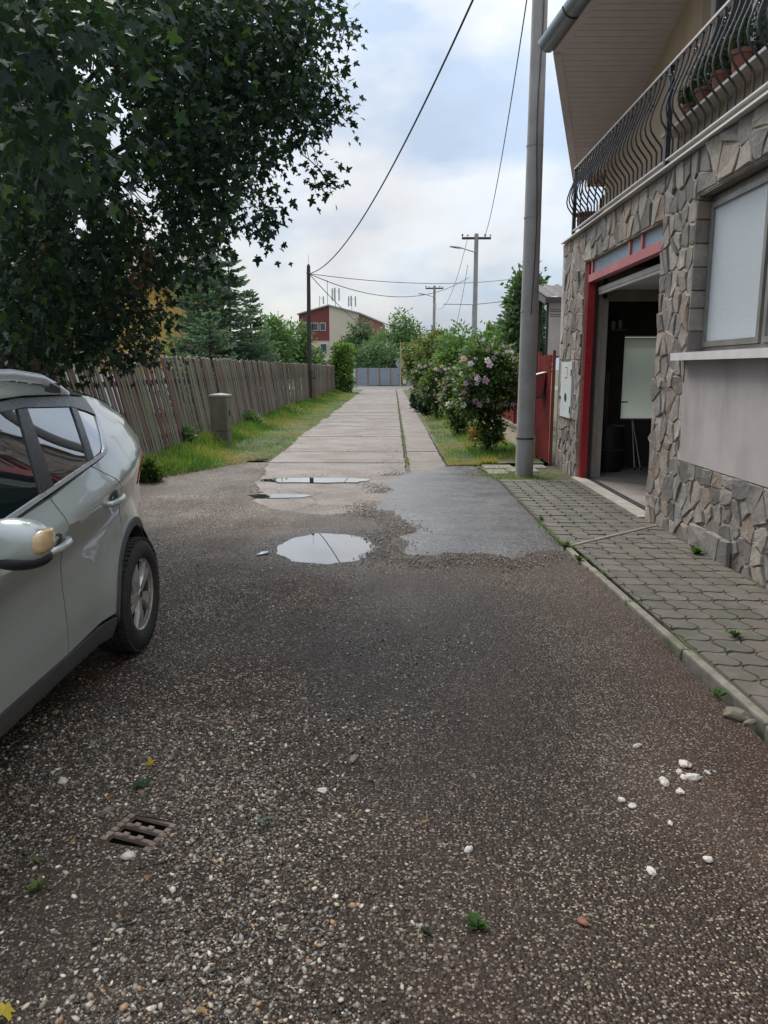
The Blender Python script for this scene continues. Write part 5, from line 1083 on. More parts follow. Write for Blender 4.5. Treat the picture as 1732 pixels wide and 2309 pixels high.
while y < 54.5:
    if run <= 0: brown = not brown; run = random.choice((1, 2, 3, 3, 4)) if brown else random.choice((2, 3, 4, 5))
    run -= 1; dx, dy = flean(y); dx += random.gauss(0, 0.015); dy += random.gauss(0, 0.02)
    base = Vector((fx(y) + random.gauss(0, 0.006), y, 0.02 + random.uniform(-0.02, 0.03))); me = random.choice(pk if brown else pkb)
    zax = Vector((dx, dy, 1.86)).normalized(); yax = Vector((0, 1, 0)); xax = yax.cross(zax).normalized(); yax = zax.cross(xax)
    Mt = Matrix.Translation(base - FO) @ Matrix((xax, yax, zax * (Vector((dx, dy, 1.86)).length / 1.86 * 1.03))).transposed().to_4x4()
    if cnt < 300:
        o = link('picket', me, None, fence); o.matrix_local = Mt
    else:
        tgt = far_b if brown else far_g; tgt.add([Mt @ v.co for v in me.vertices], [tuple(p.vertices) for p in me.polygons])
    cnt += 1; y += random.uniform(0.124, 0.142) if y > 9.7 else 0.15
for mb2, mt in ((far_b, 'wbrown'), (far_g, 'wgrey')): tag(mb2.build('far_pickets', M[mt], fence), kind='stuff')
yy = 6.0
while yy < 54:
    y2 = yy + 2.6
    for zf in (0.45, 1.45):
        pts = []
        for q in (yy, min(y2, 54.4)): dx, dy = flean(q); s_ = zf / 1.86; pts.append((fx(q) - 0.045 + dx * s_ + 4.1, q + dy * s_ - 20, zf))
        MB().bar(pts[0], pts[1], 0.05, 0.09).build('rail', M['wbrown'], fence)
    dx, dy = flean(yy); MB().bar((fx(yy) - 0.11 + 4.1, yy - 20, -0.1), (fx(yy) - 0.11 + dx + 4.1, yy + dy - 20, 1.7), 0.1).build('post', M['cast'], fence); yy = y2
# -- concrete cabinet in the verge
cab = tag(empty('concrete_cabinet', (-3.66, 16.7, 0.06)), 'mossy concrete cable cabinet with a flat cap in the grass before the fence', 'cabinet')
me = MB().box(-0.22, 0.22, -0.19, 0.19, -0.1, 0.30).mesh('base'); link('base', bevel_mesh(me, 0.012), M['cast'], cab); me = MB().box(-0.225, 0.225, -0.195, 0.195, 0.305, 1.02).mesh('body'); link('body', bevel_mesh(me, 0.012), M['cast'], cab)
me = MB().add([(-0.24, -0.21, 1.02), (0.24, -0.21, 1.02), (0.24, 0.21, 1.02), (-0.24, 0.21, 1.02), (-0.24, -0.21, 1.055), (0.24, -0.21, 1.055), (0.24, 0.21, 1.055), (-0.24, 0.21, 1.055), (0, 0, 1.09)], [(0, 1, 5, 4), (1, 2, 6, 5), (2, 3, 7, 6), (3, 0, 4, 7), (4, 5, 8), (5, 6, 8), (6, 7, 8), (7, 4, 8), (3, 2, 1, 0)]).mesh('cap'); link('cap', me, M['cap'], cab)
MB().box(0.226, 0.236, -0.03, 0.03, 0.62, 0.74).build('lock', M['dark'], cab)
cab.rotation_euler = (0, 0, -0.12); cab.scale = (0.84, 0.84, 1.03)
# -- red sheet fence with gate, on a low wall
rf = tag(empty('red_fence', (2.78, 15, 0)), 'red corrugated sheet gate and fence on a low block wall behind the shrubs', 'fence')
def corr(y0, y1, z0, z1, pitch=0.075, dep=0.018):
    b_ = MB(); pts = []; y_ = y0
    while y_ < y1 - 1e-6:
        for t, o_ in ((0, 0), (0.35, 0), (0.5, -dep), (0.85, -dep)):
            if y_ + t * pitch <= y1: pts.append((o_, y_ + t * pitch))
        y_ += pitch
    pts.append((0, y1)); n = len(pts); b_.v = [(o_, q, z0) for o_, q in pts] + [(o_, q, z1) for o_, q in pts]; b_.f = [(i, i + 1, n + i + 1, n + i) for i in range(n - 1)]; return b_
g = corr(-1.5, -0.35, 0.08, 1.93).build('gate_leaf', M['redsheet'], rf); MB().bar((0.02, -1.58, 0.0), (0.02, -1.58, 2.0), 0.05).build('gate_post', M['redsheet'], rf); MB().bar((0.02, -0.3, 0.0), (0.02, -0.3, 2.0), 0.06).build('gate_post', M['redsheet'], rf)
yy = -0.2
while yy < 44:
    corr(yy, yy + 2.3, 0.52, 1.55, 0.11).build('sheet_panel', M['redsheet'], rf); MB().box(-0.06, 0.10, yy + 2.31, yy + 2.43, -0.1, 1.6).build('post', M['redsheet'], rf); MB().box(-0.08, 0.12, yy, yy + 2.42, -0.1, 0.44).build('low_wall', M['mortar'], rf); MB().box(-0.11, 0.15, yy, yy + 2.425, 0.442, 0.50).build('coping', M['cast'], rf); yy += 2.44
mbx = tag(empty('mailbox', (2.60, 13.95, 1.22)), 'white and dark red metal letterbox hung on the red gate', 'mailbox')
me = MB().add([(-0.09, -0.17, 0), (0.09, -0.17, 0), (0.09, 0.17, 0), (-0.09, 0.17, 0), (-0.09, -0.17, 0.34), (0.145, -0.17, 0.40), (0.145, 0.17, 0.40), (-0.09, 0.17, 0.34)], [(3, 2, 1, 0), (0, 1, 5, 4), (1, 2, 6, 5), (2, 3, 7, 6), (3, 0, 4, 7), (4, 5, 6, 7)]).mesh('body'); link('body', me, M['redsheet'], mbx)
MB().box(-0.098, -0.091, -0.165, 0.165, 0.01, 0.33).build('door', M['white'], mbx); MB().add([(-0.13, -0.19, 0.336), (0.15, -0.19, 0.408), (0.15, 0.19, 0.408), (-0.13, 0.19, 0.336), (-0.13, -0.19, 0.346), (0.15, -0.19, 0.418), (0.15, 0.19, 0.418), (-0.13, 0.19, 0.346)], [(0, 1, 2, 3), (4, 7, 6, 5), (0, 4, 5, 1), (1, 5, 6, 2), (2, 6, 7, 3), (3, 7, 4, 0)]).build('lid', M['trim'], mbx); MB().box(-0.1, 0.145, -0.175, 0.175, -0.05, -0.003).build('paper_tray', M['rail'], mbx)
# -- canopy and notice board by the house end
can = tag(empty('entrance_canopy', (3.3, 14.6, 0)), 'dark corrugated canopy roof on posts at the end of the stone house', 'canopy')
b_ = MB(); n = 26
for yy_, zz in ((-0.7, 2.93), (1.0, 3.3)):
    for k in range(n): b_.v.append((-0.62 + 1.8 * k / (n - 1), yy_, zz + 0.025 * math.cos(k * 2.4) + 0.0))
b_.f = [(k, k + 1, n + k + 1, n + k) for k in range(n - 1)]; b_.build('roof_sheet', M['darkroof'], can, 60)
MB().bar((-0.6, -0.72, 2.87), (1.2, -0.72, 2.87), 0.05, 0.10).build('beam', M['darkroof'], can); MB().bar((-0.58, -0.7, 2.86), (-0.58, 1.0, 3.23), 0.04, 0.12).build('beam', M['darkroof'], can)
for x in (-0.46, 1.15): MB().bar((x, 0.5, -0.1), (x, 0.5, 3.1), 0.06).build('post', M['rail'], can)
nb = tag(empty('notice_board', (2.96, 14.2, 1.92)), 'cream notice board with a few lines of small print under the dark canopy', 'notice board')
MB().box(-0.13, 0.16, -0.02, 0.0, 0.0, 1.0).build('panel', M['white'], nb); MB().box(-0.17, -0.135, -0.03, 0.01, -1.9, 1.06).build('post', M['rail'], nb); MB().box(-0.135, 0.16, -0.03, 0.01, -0.03, -0.002).build('frame', M['rail'], nb)
for k, z_ in enumerate((0.80, 0.77, 0.72, 0.685)): MB().box(-0.11, 0.13 - 0.03 * (k % 2), -0.0225, -0.0203, z_, z_ + 0.012).build('text_line', M['rail'], nb)
# -- steel sheet fence across the street
sf = tag(empty('steel_fence', (-2, 82, 0)), 'grey ribbed steel hoarding with rusty yellow posts across the end of the lane', 'fence')
px = [770, 804, 830, 856, 881, 903]; xs = [at_y(p, 850, 82)[0] for p in px]; xs = [xs[0] - 3.6, xs[0] - 2.4, xs[0] - 1.2] + xs
for a, c in zip(xs[:-1], xs[1:]):
    b_ = MB(); pts = []; x = a + 0.05
    while x < c - 0.05: pts += [(x, 0.0), (x + 0.05, 0.0), (x + 0.065, -0.025), (x + 0.095, -0.025)]; x += 0.11
    n = len(pts); b_.v = [(q + 2, o_, 0.06) for q, o_ in pts] + [(q + 2, o_, 1.83) for q, o_ in pts]; b_.f = [(i, i + 1, n + i + 1, n + i) for i in range(n - 1)]; b_.build('panel', M['steelsheet'], sf)
for k, x in enumerate(xs): MB().box(x + 2 - 0.045, x + 2 + 0.045, -0.06, 0.03, 0, 1.84).build('post', M['rust'], sf)
MB().box(xs[3] + 2 + 0.3, xs[3] + 2 + 1.45, -0.05, -0.04, 0.75, 1.72).build('poster', M['white'], sf); MB().box(xs[3] + 2 + 0.45, xs[3] + 2 + 1.3, -0.055, -0.0505, 1.56, 1.64).build('poster_heading', M['dark'], sf)
Mx = Matrix.Translation((xs[3] + 2 + 1.0, -0.0505, 1.15)) @ Matrix.Rotation(math.pi / 2, 4, 'X'); MB().lathe([(0.17, 0.0), (0.17, 0.004), (0.27, 0.004), (0.27, 0.0)], 28, Mx).build('poster_ring', M['steelsheet'], sf)
p2 = tag(empty('hoarding_panel', (at_y(925, 850, 80)[0], 80, 0)), 'single tilted grey sheet panel leaning past the stop sign', 'panel'); me = MB().box(-0.45, 0.45, -0.02, 0.02, 0.0, 1.72).mesh('sheet'); o = link('sheet', me, M['steelsheet'], p2); MB().box(-0.4, -0.34, -0.08, -0.021, 0, 1.5).build('brace', M['rust'], p2)
p3 = tag(empty('red_gate_panel', (at_y(944, 850, 72)[0], 72, 0)), 'flat red gate panel at the far corner of the verge', 'gate'); MB().box(-0.5, 0.7, -0.02, 0.02, 0.1, 1.32).build('sheet', M['redsheet'], p3); MB().box(-0.55, -0.5, -0.03, 0.03, 0, 1.4).build('post', M['redsheet'], p3)
sg = tag(empty('stop_sign', (1.02, 76.8, 0)), 'octagonal road sign seen from its grey back on a tall yellow post', 'road sign')
MB().tube([(0, 0, 0), (0, 0, 4.3)], 0.055, 12).build('post', M['yellowpost'], sg, 50); MB().prism([(0.46 * math.cos(a), 0.46 * math.sin(a)) for a in np.arange(8) * math.pi / 4 + math.pi / 8], 0.0, 0.015, Matrix.Translation((-0.05, 0.09, 2.25)) @ Matrix.Rotation(math.pi / 2, 4, 'X')).build('plate', M['signback'], sg); MB().box(-0.3, 0.2, 0.04, 0.07, 2.38, 2.42).build('clamp', M['rail'], sg)
# far lamp behind the garden
fl = tag(empty('street_lamp', (8.3, 80, 0)), 'thin far street lamp with a straight outreach arm above the garden trees', 'street lamp')
MB().tube([(0, 0, 0), (0, 0, 8.1)], 0.07, 10).build('post', M['signback'], fl); MB().tube([(-3.0, 0, 8.15), (0, 0, 8.1), (4.0, 0, 8.5)], 0.045, 8).build('arm', M['signback'], fl); MB().box(3.6, 4.6, -0.1, 0.1, 8.42, 8.55).build('lamp_head', M['signback'], fl)
# -- far block with gabled roof and aerials
bl = tag(empty('apartment_block', (-8, 150, 0)), 'maroon and cream gabled block with roof aerials beyond the street', 'building')
def bp(name, mb2, mat, par=None): return mb2.build(name, M[mat], par or bl)
O = Vector((-8, 150, 0))
BL, BR, PK = -16.9, -5.8, -11.4                    # gable: left edge, right edge, peak (world x at y=146)
def gz(x): return 11.6 + (x - BL) * (13.15 - 11.6) / (PK - BL) if x < PK else 13.15 - (x - PK) * (13.15 - 11.75) / (BR - PK)
def wallpoly(pts, y, mat, name, dep=0.3):
    n = len(pts); v = [(x + 8, y - 150, z_) for x, z_ in pts] + [(x + 8, y - 150 + dep, z_) for x, z_ in pts]
    return bp(name, MB().add(v, [tuple(range(n)), tuple(range(2 * n - 1, n - 1, -1))] + [(i, (i + 1) % n, n + (i + 1) % n, n + i) for i in range(n)]), mat)
wallpoly([(BL, 6.9), (PK + 0.1, 6.9), (PK + 0.1, gz(PK)), (BL, gz(BL))], 146.0, 'dkred', 'wall'); wallpoly([(BL + 0.2, 0), (PK + 0.1, 0), (PK + 0.1, 6.88), (BL + 0.2, 6.88)], 146.1, 'cream', 'wall')
wallpoly([(PK + 0.12, 0), (BR, 0), (BR, gz(BR)), (PK + 0.12, gz(PK + 0.12))], 145.9, 'cream', 'wall')
v = [(BR + 8, -4.1, 0), (BR + 8, -4.1, 11.7), (-1.2 + 8, 30, 11.7), (-1.2 + 8, 30, 0)]; bp('side_wall', MB().add(v + [(a - 0.3, b_, c) for a, b_, c in v], [(0, 1, 2, 3), (4, 7, 6, 5), (1, 5, 6, 2)]), 'brickred')
v = [(BL - 0.3 + 8, -4.5, gz(BL) - 0.05), (PK + 8, -4.5, 13.2), (BR + 0.4 + 8, -4.5, 11.7), (BL + 4 + 8, 30, gz(BL) - 0.05), (PK + 4 + 8, 30, 13.2), (-0.9 + 8, 30, 11.75)]; v += [(a, b_, c + 0.22) for a, b_, c in v]
bp('roof', MB().add(v, [(0, 1, 4, 3), (1, 2, 5, 4), (6, 9, 10, 7), (7, 10, 11, 8), (0, 6, 7, 1), (1, 7, 8, 2), (2, 8, 11, 5), (0, 3, 9, 6)]), 'signback')
def bwin(x, z0, w_, h_):
    f = bp('window', MB().box(x + 8 - w_ / 2 - 0.1, x + 8 + w_ / 2 + 0.1, -4.14, -4.02, z0 - 0.1, z0 + h_ + 0.1), 'white'); MB().box(x + 8 - w_ / 2, x + 8 + w_ / 2, -4.16, -4.141, z0, z0 + h_).build('pane', M['winglass'], f)
bwin(-12.5, 8.8, 0.9, 1.25); bwin(-15.2, 8.8, 1.5, 1.25); bwin(-13.9, 8.8, 0.9, 1.25); bwin(-12.4, 4.6, 1.1, 1.7); bwin(-12.3, 1.6, 1.1, 1.7)
for k in range(5):
    t = 0.18 + 0.16 * k; xw = BR + ( -1.2 - BR) * t; yw = -4.1 + 34.1 * t; MB().box(xw + 8 - 0.05, xw + 8 + 0.12, yw - 0.5, yw + 0.5, 8.6, 10.0).build('window', M['white'], bl)
def aerial(x, y, z0, h_, n, label):
    r_ = tag(empty('roof_aerial', (x, y, z0)), label, 'aerial', 'aerials on the far block'); MB().tube([(0, 0, 0), (0, 0, h_)], 0.06, 8).build('mast', M['signback'], r_)
    for k in range(n):
        a = 2 * math.pi * k / n + 0.4; MB().box(0.75 * math.cos(a) - 0.13, 0.75 * math.cos(a) + 0.13, 0.75 * math.sin(a) - 0.06, 0.75 * math.sin(a) + 0.06, h_ * 0.35, h_ * 0.98).build('panel_antenna', M['signback'], r_); MB().bar((0, 0, h_ * 0.8), (0.75 * math.cos(a), 0.75 * math.sin(a), h_ * 0.8), 0.05).build('bracket', M['signback'], r_)
aerial(-10.4, 150, 13.2, 3.6, 3, 'cluster of panel antennas on the ridge of the far block'); aerial(-7.4, 152, 12.5, 3.0, 3, 'panel antenna mast on the lower slope of the far block'); aerial(-11.6, 146.5, 13.3, 4.5, 0, 'bare thin mast at the gable peak of the far block'); aerial(-13.2, 148, 12.9, 2.2, 1, 'short mast with one panel on the gable slope of the far block')
# -- ochre house and white annex behind the fence
yh = tag(empty('ochre_house', (-13, 34, 0)), 'ochre yellow house with dark roof glimpsed between maple and spruces', 'house')
MB().box(-9, 4.6, -3.5, 6, 1.5, 5.1).build('wall', M['yellow'], yh); MB().box(-9.1, 4.7, -3.6, 6.1, 0, 1.49).build('plinth', M['white'], yh)
MB().add([(-9.4, -4.1, 5.0), (5.2, -4.1, 5.0), (5.2, 1.2, 7.0), (-9.4, 1.2, 7.0), (5.2, 6.5, 5.0), (-9.4, 6.5, 5.0)], [(0, 1, 2, 3), (3, 2, 4, 5), (1, 4, 2), (0, 3, 5)]).build('roof', M['darkroof'], yh)
for x in (-2.2, 1.6): f = MB().box(x - 0.7, x + 0.7, -3.56, -3.5, 2.4, 3.9).build('window', M['white'], yh); MB().box(x - 0.6, x + 0.6, -3.58, -3.561, 2.5, 3.8).build('pane', M['winglass'], f)
MB().box(-4.0, 0.4, -3.9, -3.55, 3.95, 4.25).build('awning', M['redsheet'], yh)
wh = tag(empty('white_annex', (-9.5, 15.5, 0)), 'low white rendered shed showing through the picket gaps', 'shed')
MB().box(-4.5, 1.6, -2.5, 5.0, 0, 2.05).build('wall', M['white'], wh); MB().box(-4.8, 1.9, -2.8, 5.3, 2.052, 2.16).build('roof', M['darkroof'], wh)
# -- drain grate
gr = tag(empty('drain_grate', (-0.925, 2.575, -0.004)), 'rusty cast iron drain grate with three slots sunk in the gravel', 'drain grate')
me = MB().box(-0.12, -0.085, -0.12, 0.12, -0.016, -0.004).box(0.085, 0.12, -0.12, 0.12, -0.016, -0.004).box(-0.085, 0.085, -0.12, -0.085, -0.016, -0.004).box(-0.085, 0.085, 0.085, 0.12, -0.016, -0.004).mesh('frame'); link('frame', me, M['grate'], gr)
for k, yb in enumerate((-0.032, 0.032)):
    b_ = link('bar', bevel_mesh(MB().box(-0.09, 0.09, yb - 0.009, yb + 0.009, -0.022, 0.0).mesh('bar'), 0.004), M['grate'], gr)
    for x in (-0.035, 0.025): link('stud', bevel_mesh(MB().box(x - 0.013, x + 0.013, yb - 0.011, yb + 0.011, 0.0, 0.008).mesh('stud'), 0.003), M['grate'], b_)
for k in range(12): x, y_ = ((-0.094, 0.094)[k % 2], -0.08 + 0.03 * (k // 2)) if k < 12 else (0, 0); link('stud', bevel_mesh(MB().box(x - 0.013, x + 0.013, y_ - 0.012, y_ + 0.012, 0.0, 0.008).mesh('stud'), 0.003), M['grate'], gr)
MB().box(-0.1, 0.1, -0.105, -0.1, -0.5, -0.017).box(-0.1, 0.1, 0.1, 0.105, -0.5, -0.017).box(-0.105, -0.1, -0.1, 0.1, -0.5, -0.017).box(0.1, 0.105, -0.1, 0.1, -0.5, -0.017).box(-0.1, 0.1, -0.1, 0.1, -0.52, -0.5).build('shaft', M['shaft'], gr)
gr.rotation_euler = (0, 0, -0.35)

# ================================================================== VEGETATION
LEAF2 = ([(-0.30, 0.42, 0.05), (0, 0, 0), (0.30, 0.42, 0.05), (0, 1, -0.06)], [(0, 1, 3), (1, 2, 3)])
_mo = [(0, 0), (0.30, -0.05), (0.20, 0.17), (0.42, 0.20), (0.56, 0.44), (0.34, 0.46), (0.18, 0.52), (0.16, 0.74), (0, 1.0)]
_mo = _mo + [(-x, y) for x, y in _mo[-2:0:-1]]
MAPLE_V = [(x, y, 0.10 * abs(x) - 0.10 * y * y) for x, y in _mo] + [(0, 0.32, -0.02)]
MAPLE_F = [(i, (i + 1) % len(_mo), len(_mo)) for i in range(len(_mo))]
def tree_root(name, base, label, cat='tree', group=None): return tag(empty(name, base), label, cat, group)
def limb_tube(mb, a, b, r0, r1, sag=0.0, n=7, wob=0.05):
    a = Vector(a); b = Vector(b); L = (b - a).length
    pts = [a.lerp(b, t) + Vector((random.gauss(0, wob * L * 0.3), random.gauss(0, wob * L * 0.3), sag * L * 4 * t * (1 - t))) * (1 if 0 < t < 1 else 0) for t in np.linspace(0, 1, n)]
    mb.tube(pts, list(np.linspace(r0, r1, n)), 7); return pts
def clumps(lobes, n_cl, n_lf, cr, seed=0):
    """leaf positions and outward directions: small clumps spread over the shells of lobes"""
    w = np.array([l[3] * l[4] + l[4] * l[5] for l in lobes]); w /= w.sum(); P = []; Dv = []; C = []
    for k in RNG.choice(len(lobes), n_cl, p=w):
        cx, cy, cz, rx, ry, rz = lobes[k]; d = RNG.normal(size=3); d /= np.linalg.norm(d)
        c = np.array((cx, cy, cz)) + d * np.array((rx, ry, rz)) * (RNG.random() ** 0.35); C.append(c)
        m = max(3, int(n_lf * RNG.uniform(0.5, 1.5))); q = RNG.normal(size=(m, 3)) * cr * RNG.uniform(0.6, 1.3) * np.array((1, 1, 0.75)); P.append(c + q); Dv.append(d * 0.9 + q / cr * 0.5 + RNG.normal(size=(m, 3)) * 0.6 + np.array((0, 0, -0.15)))
    return np.vstack(P), np.vstack(Dv), C
def leafy(name, base, lobes, label, n_cl, n_lf, cr, leaf, cols, trunk_r=0.12, group=None, cat='tree', top=None, tmpl=LEAF2, limbs=10, flowers=None, mat='leaf'):
    root = tree_root(name, base, label, cat, group); P, Dv, C = clumps(lobes, n_cl, n_lf, cr); n = len(P)
    cc = np.array(cols); per = RNG.integers(0, len(cc), n); col = cc[per] * RNG.uniform(0.65, 1.35, (n, 1))
    link('crown', inst_mesh('crown', tmpl[0], tmpl[1], rot_mats(Dv, RNG.uniform(0, 6.28, n), leaf * RNG.uniform(0.6, 1.35, n)), P, col), M[mat], root)
    tb = MB(); zt = np.mean([l[2] for l in lobes]); hub = Vector((np.mean([l[0] for l in lobes]) * 0.5, np.mean([l[1] for l in lobes]) * 0.5, zt * 0.55)); limb_tube(tb, (0, 0, -0.15), hub, trunk_r, trunk_r * 0.7)
    idx = RNG.choice(len(C), min(limbs, len(C)), replace=False)
    for i in idx: limb_tube(tb, hub, C[i], trunk_r * 0.5, trunk_r * 0.12, 0.04)
    tb.build('trunk', M['bark'], root, 50); return root, P, Dv, C
# -- maple overhanging the car
TB = Vector((-5.25, 8.6, 0)); maple = tree_root('maple_tree', TB, 'big maple behind the fence with dark boughs hanging over the parked car')
MAIN = [(-60, -60), (655, -60), (660, 60), (640, 120), (690, 175), (690, 225), (655, 262), (610, 285), (590, 320), (545, 335), (520, 395), (475, 440), (470, 505), (430, 545), (365, 560), (352, 640), (340, 690), (300, 715), (335, 765), (285, 770), (220, 760), (180, 790), (60, 760), (-60, 790)]
HOLES = [(190, 150, 45), (255, 230, 38), (245, 300, 42), (310, 420, 40), (260, 395, 28), (170, 480, 30), (345, 470, 26), (330, 500, 22), (12, 720, 20), (425, 470, 16), (150, 260, 20), (330, 640, 24), (385, 640, 20)]
clp = []
def ok(px, py):
    if not pnt_in(px, py, MAIN): return False
    for hx, hy, hr_ in HOLES:
        if math.hypot(px - hx, (py - hy) * 0.9) < hr_ * (0.8 + 0.4 * random.random()): return False
    return True
while len(clp) < 3300:
    px, py = random.uniform(-60, 700), random.uniform(-60, 800)
    if not ok(px, py): continue
    yn = 4.2 + max(0, px) / 700 * 2.6 + max(0, py - 350) / 450 * 2.3; yf = 9.2 + 1.4 * random.random()
    Yd = yn + (yf - yn) * random.random() ** 0.8
    if px < 170 and py < 330 and random.random() < 0.22: Yd = random.uniform(3.1, 4.2)
    p = at_y(px * DS, py * DS, Yd)
    if p[2] < 1.75 or p[2] > 9.5: continue
    clp.append((p, 0.15, 13))
SPR = [(665, 10), (690, 18), (715, 22), (735, 32), (748, 50), (742, 70), (738, 92), (700, 45), (705, 168), (698, 188), (704, 208), (722, 232), (735, 248), (752, 266), (685, 235), (660, 285), (650, 305), (648, 330), (668, 345), (690, 365), (705, 390), (712, 402), (690, 410), (672, 400), (578, 415), (565, 432), (572, 450), (560, 470), (548, 482), (545, 500), (560, 512), (582, 517), (560, 330), (575, 345), (480, 455), (485, 500), (455, 560), (440, 575), (460, 570), (500, 420), (640, 70), (650, 100), (345, 775), (325, 780)]
for px, py in SPR: clp.append((at_y(px * DS, py * DS, 7.0 + 1.2 * math.sin(px * 0.01) if px > 430 else 8.8), 0.085, 15))
mp_, md_ = [], []
for (p, r_, m) in clp:
    m = max(3, int(m * random.uniform(0.6, 1.4))); q = RNG.normal(size=(m, 3)) * r_; mp_.append(np.array(p) + q); md_.append(q / r_ * 0.55 + np.array((0.25, -0.1, -0.75)) + RNG.normal(size=(m, 3)) * 0.45)
mp_ = np.vstack(mp_); md_ = np.vstack(md_)
def to_px(P):
    q = P - np.array((0, 0, CAM_H)); c_ = [q @ np.array(b_) for b_ in (_R, _U, _F)]; return (866 + FPX * c_[0] / c_[2]) / DS, (1154.5 - FPX * c_[1] / c_[2]) / DS
ux, uy = to_px(mp_); kp = np.ones(len(mp_), bool)          # gaps between the boughs where the sky shows
for hx, hy, hr_ in HOLES + [(60, 250, 14), (95, 330, 12), (230, 440, 16), (300, 330, 18), (395, 555, 16), (120, 60, 14), (285, 60, 12), (370, 400, 12), (20, 560, 16), (45, 690, 14), (200, 600, 10), (290, 560, 14)]:
    kp &= np.hypot(ux - hx, (uy - hy) * 0.8) > hr_ * RNG.uniform(0.2, 0.95, len(mp_))
mp_ = mp_[kp]; md_ = md_[kp]; n = len(mp_)
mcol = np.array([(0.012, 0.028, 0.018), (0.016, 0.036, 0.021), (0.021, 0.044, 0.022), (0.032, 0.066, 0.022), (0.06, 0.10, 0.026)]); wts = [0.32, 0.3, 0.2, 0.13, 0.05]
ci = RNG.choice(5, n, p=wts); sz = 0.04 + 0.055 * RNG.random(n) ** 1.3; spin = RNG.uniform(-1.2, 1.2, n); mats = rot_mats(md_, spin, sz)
vis = np.argsort(-(sz / np.linalg.norm(mp_ - np.array((0, 0, CAM_H)), axis=1))); pick = [i for i in vis if abs(mp_[i][0] / mp_[i][1] + 0.27) < 0.26][:300]; keep = np.ones(n, bool); keep[pick] = False
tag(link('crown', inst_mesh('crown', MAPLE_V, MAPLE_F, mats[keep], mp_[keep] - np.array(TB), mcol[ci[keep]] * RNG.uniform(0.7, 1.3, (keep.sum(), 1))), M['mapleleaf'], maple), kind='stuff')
lm_ = []
for c in mcol:
    me = inst_mesh('leaf', MAPLE_V, MAPLE_F, np.eye(3)[None], np.zeros((1, 3)), np.array([c])); me.materials.append(M['mapleleaf']); lm_.append(me)
for i in pick:
    o = link('leaf', lm_[ci[i]], None, maple); o.matrix_local = Matrix.Translation(Vector(mp_[i]) - TB) @ Matrix(mats[i].tolist()).to_4x4()
tb = MB(); hub = Vector((0.1, 0.1, 2.3)); limb_tube(tb, (0, 0, -0.2), hub, 0.26, 0.2, n=9, wob=0.02); tw = MB()
ends = []
for k in range(16):
    p = Vector(clp[random.randrange(3000)][0]) - TB
    if p.z > 2.3 and p.y + TB.y > 6.0: ends.append(limb_tube(tb, hub, p, 0.07, 0.014, 0.05, 9, 0.06))
allp = [q for e_ in ends for q in e_[2:]]
for (p, r_, m) in clp[::7]:
    p = Vector(p) - TB; qn = min(allp, key=lambda q: (q - p).length)
    if (qn - p).length < 1.1 and p[1] + TB.y > 5.5: limb_tube(tw, qn, p, 0.008, 0.003, 0.03, 5, 0.1)
for a in (SPR[:7], SPR[8:14], SPR[15:23], SPR[24:32]):
    pts = [Vector(at_y(px * DS, py * DS, 7.0 + 1.2 * math.sin(px * 0.01))) - TB for px, py in a]; tw.tube([pts[0] + Vector((-0.6, 0.1, 0.15))] + pts, 0.005, 4)
tb.build('trunk', M['bark'], maple, 50); tag(tw.build('twigs', M['bark'], maple), kind='stuff')
# hanging bunches of dry brown keys in the maple
for px, py, lab in ((80, 545, 'dry'), (312, 600, 'dry2')):
    q = at_y(px * DS, py * DS, 6.4); pos = np.array(q) + RNG.normal(size=(60, 3)) * np.array((0.08, 0.08, 0.22)); dk = link('dry_keys', inst_mesh('dry_keys', *LEAF2, rot_mats(rnd_dirs(60, -1), RNG.uniform(0, 6, 60), np.full(60, 0.06)), pos - np.array(TB), np.tile((0.10, 0.05, 0.026), (60, 1))), M['leaf'], maple)
    dk['kind'] = 'stuff'
# -- spruces
def spruce(base, h, r_, label, col, seed):
    root = tree_root('spruce_tree', base, label, group='spruces behind the fence'); MB().tube([(0, 0, -0.2), (0, 0, h * 0.5), (0.03, 0, h)], [0.09, 0.05, 0.012], 7).build('trunk', M['bark'], root)
    P, Dv, S = [], [], []; nw = int(h * 6)
    br = MB()
    for i in range(nw):
        t = (i + random.random()) / nw; z = 0.3 + (h - 0.35) * t; L = r_ * (1 - t) ** 0.75 * random.uniform(0.75, 1.15) + 0.12
        for k in range(random.choice((5, 6, 7))):
            a = random.random() * 6.283; up = 0.15 + 0.55 * t; tip = np.array((L * math.cos(a), L * math.sin(a), z + L * up * 0.35)); base_ = np.array((0, 0, z)); br.tube([base_, tip], [0.012, 0.004], 3, False)
            for s_ in np.linspace(0.15, 1.0, max(4, int(L / 0.085))):
                p = base_ + (tip - base_) * s_ - np.array((0, 0, 0.12 * L * math.sin(s_ * 3.1))); side = np.array((-math.sin(a), math.cos(a), 0))
                for sg_ in (-1, 1, 0):
                    P.append(p + RNG.normal(size=3) * 0.02); Dv.append((tip - base_) / L * (0.7 if sg_ else 1.2) + side * sg_ * 0.9 + np.array((0, 0, RNG.uniform(-0.35, 0.45)))); S.append(0.15 * (0.6 + 0.6 * (1 - s_ * 0.4)))
    n = len(P); tv = [(-0.13, 0.1, 0), (0.13, 0.1, 0), (0, 1, 0), (0, 0.1, 0.13), (0, 0.1, -0.13), (-0.2, 0.5, 0.02), (0.2, 0.5, 0.02)]; tf = [(0, 1, 2), (3, 4, 2), (0, 5, 2), (1, 2, 6)]
    c = np.array(col)[RNG.integers(0, len(col), n)] * RNG.uniform(0.7, 1.35, (n, 1)); link('crown', inst_mesh('crown', tv, tf, rot_mats(np.array(Dv), RNG.uniform(0, 6, n), np.array(S)), np.array(P), c), M['needle'], root); tag(br.build('boughs', M['bark'], root), kind='stuff')
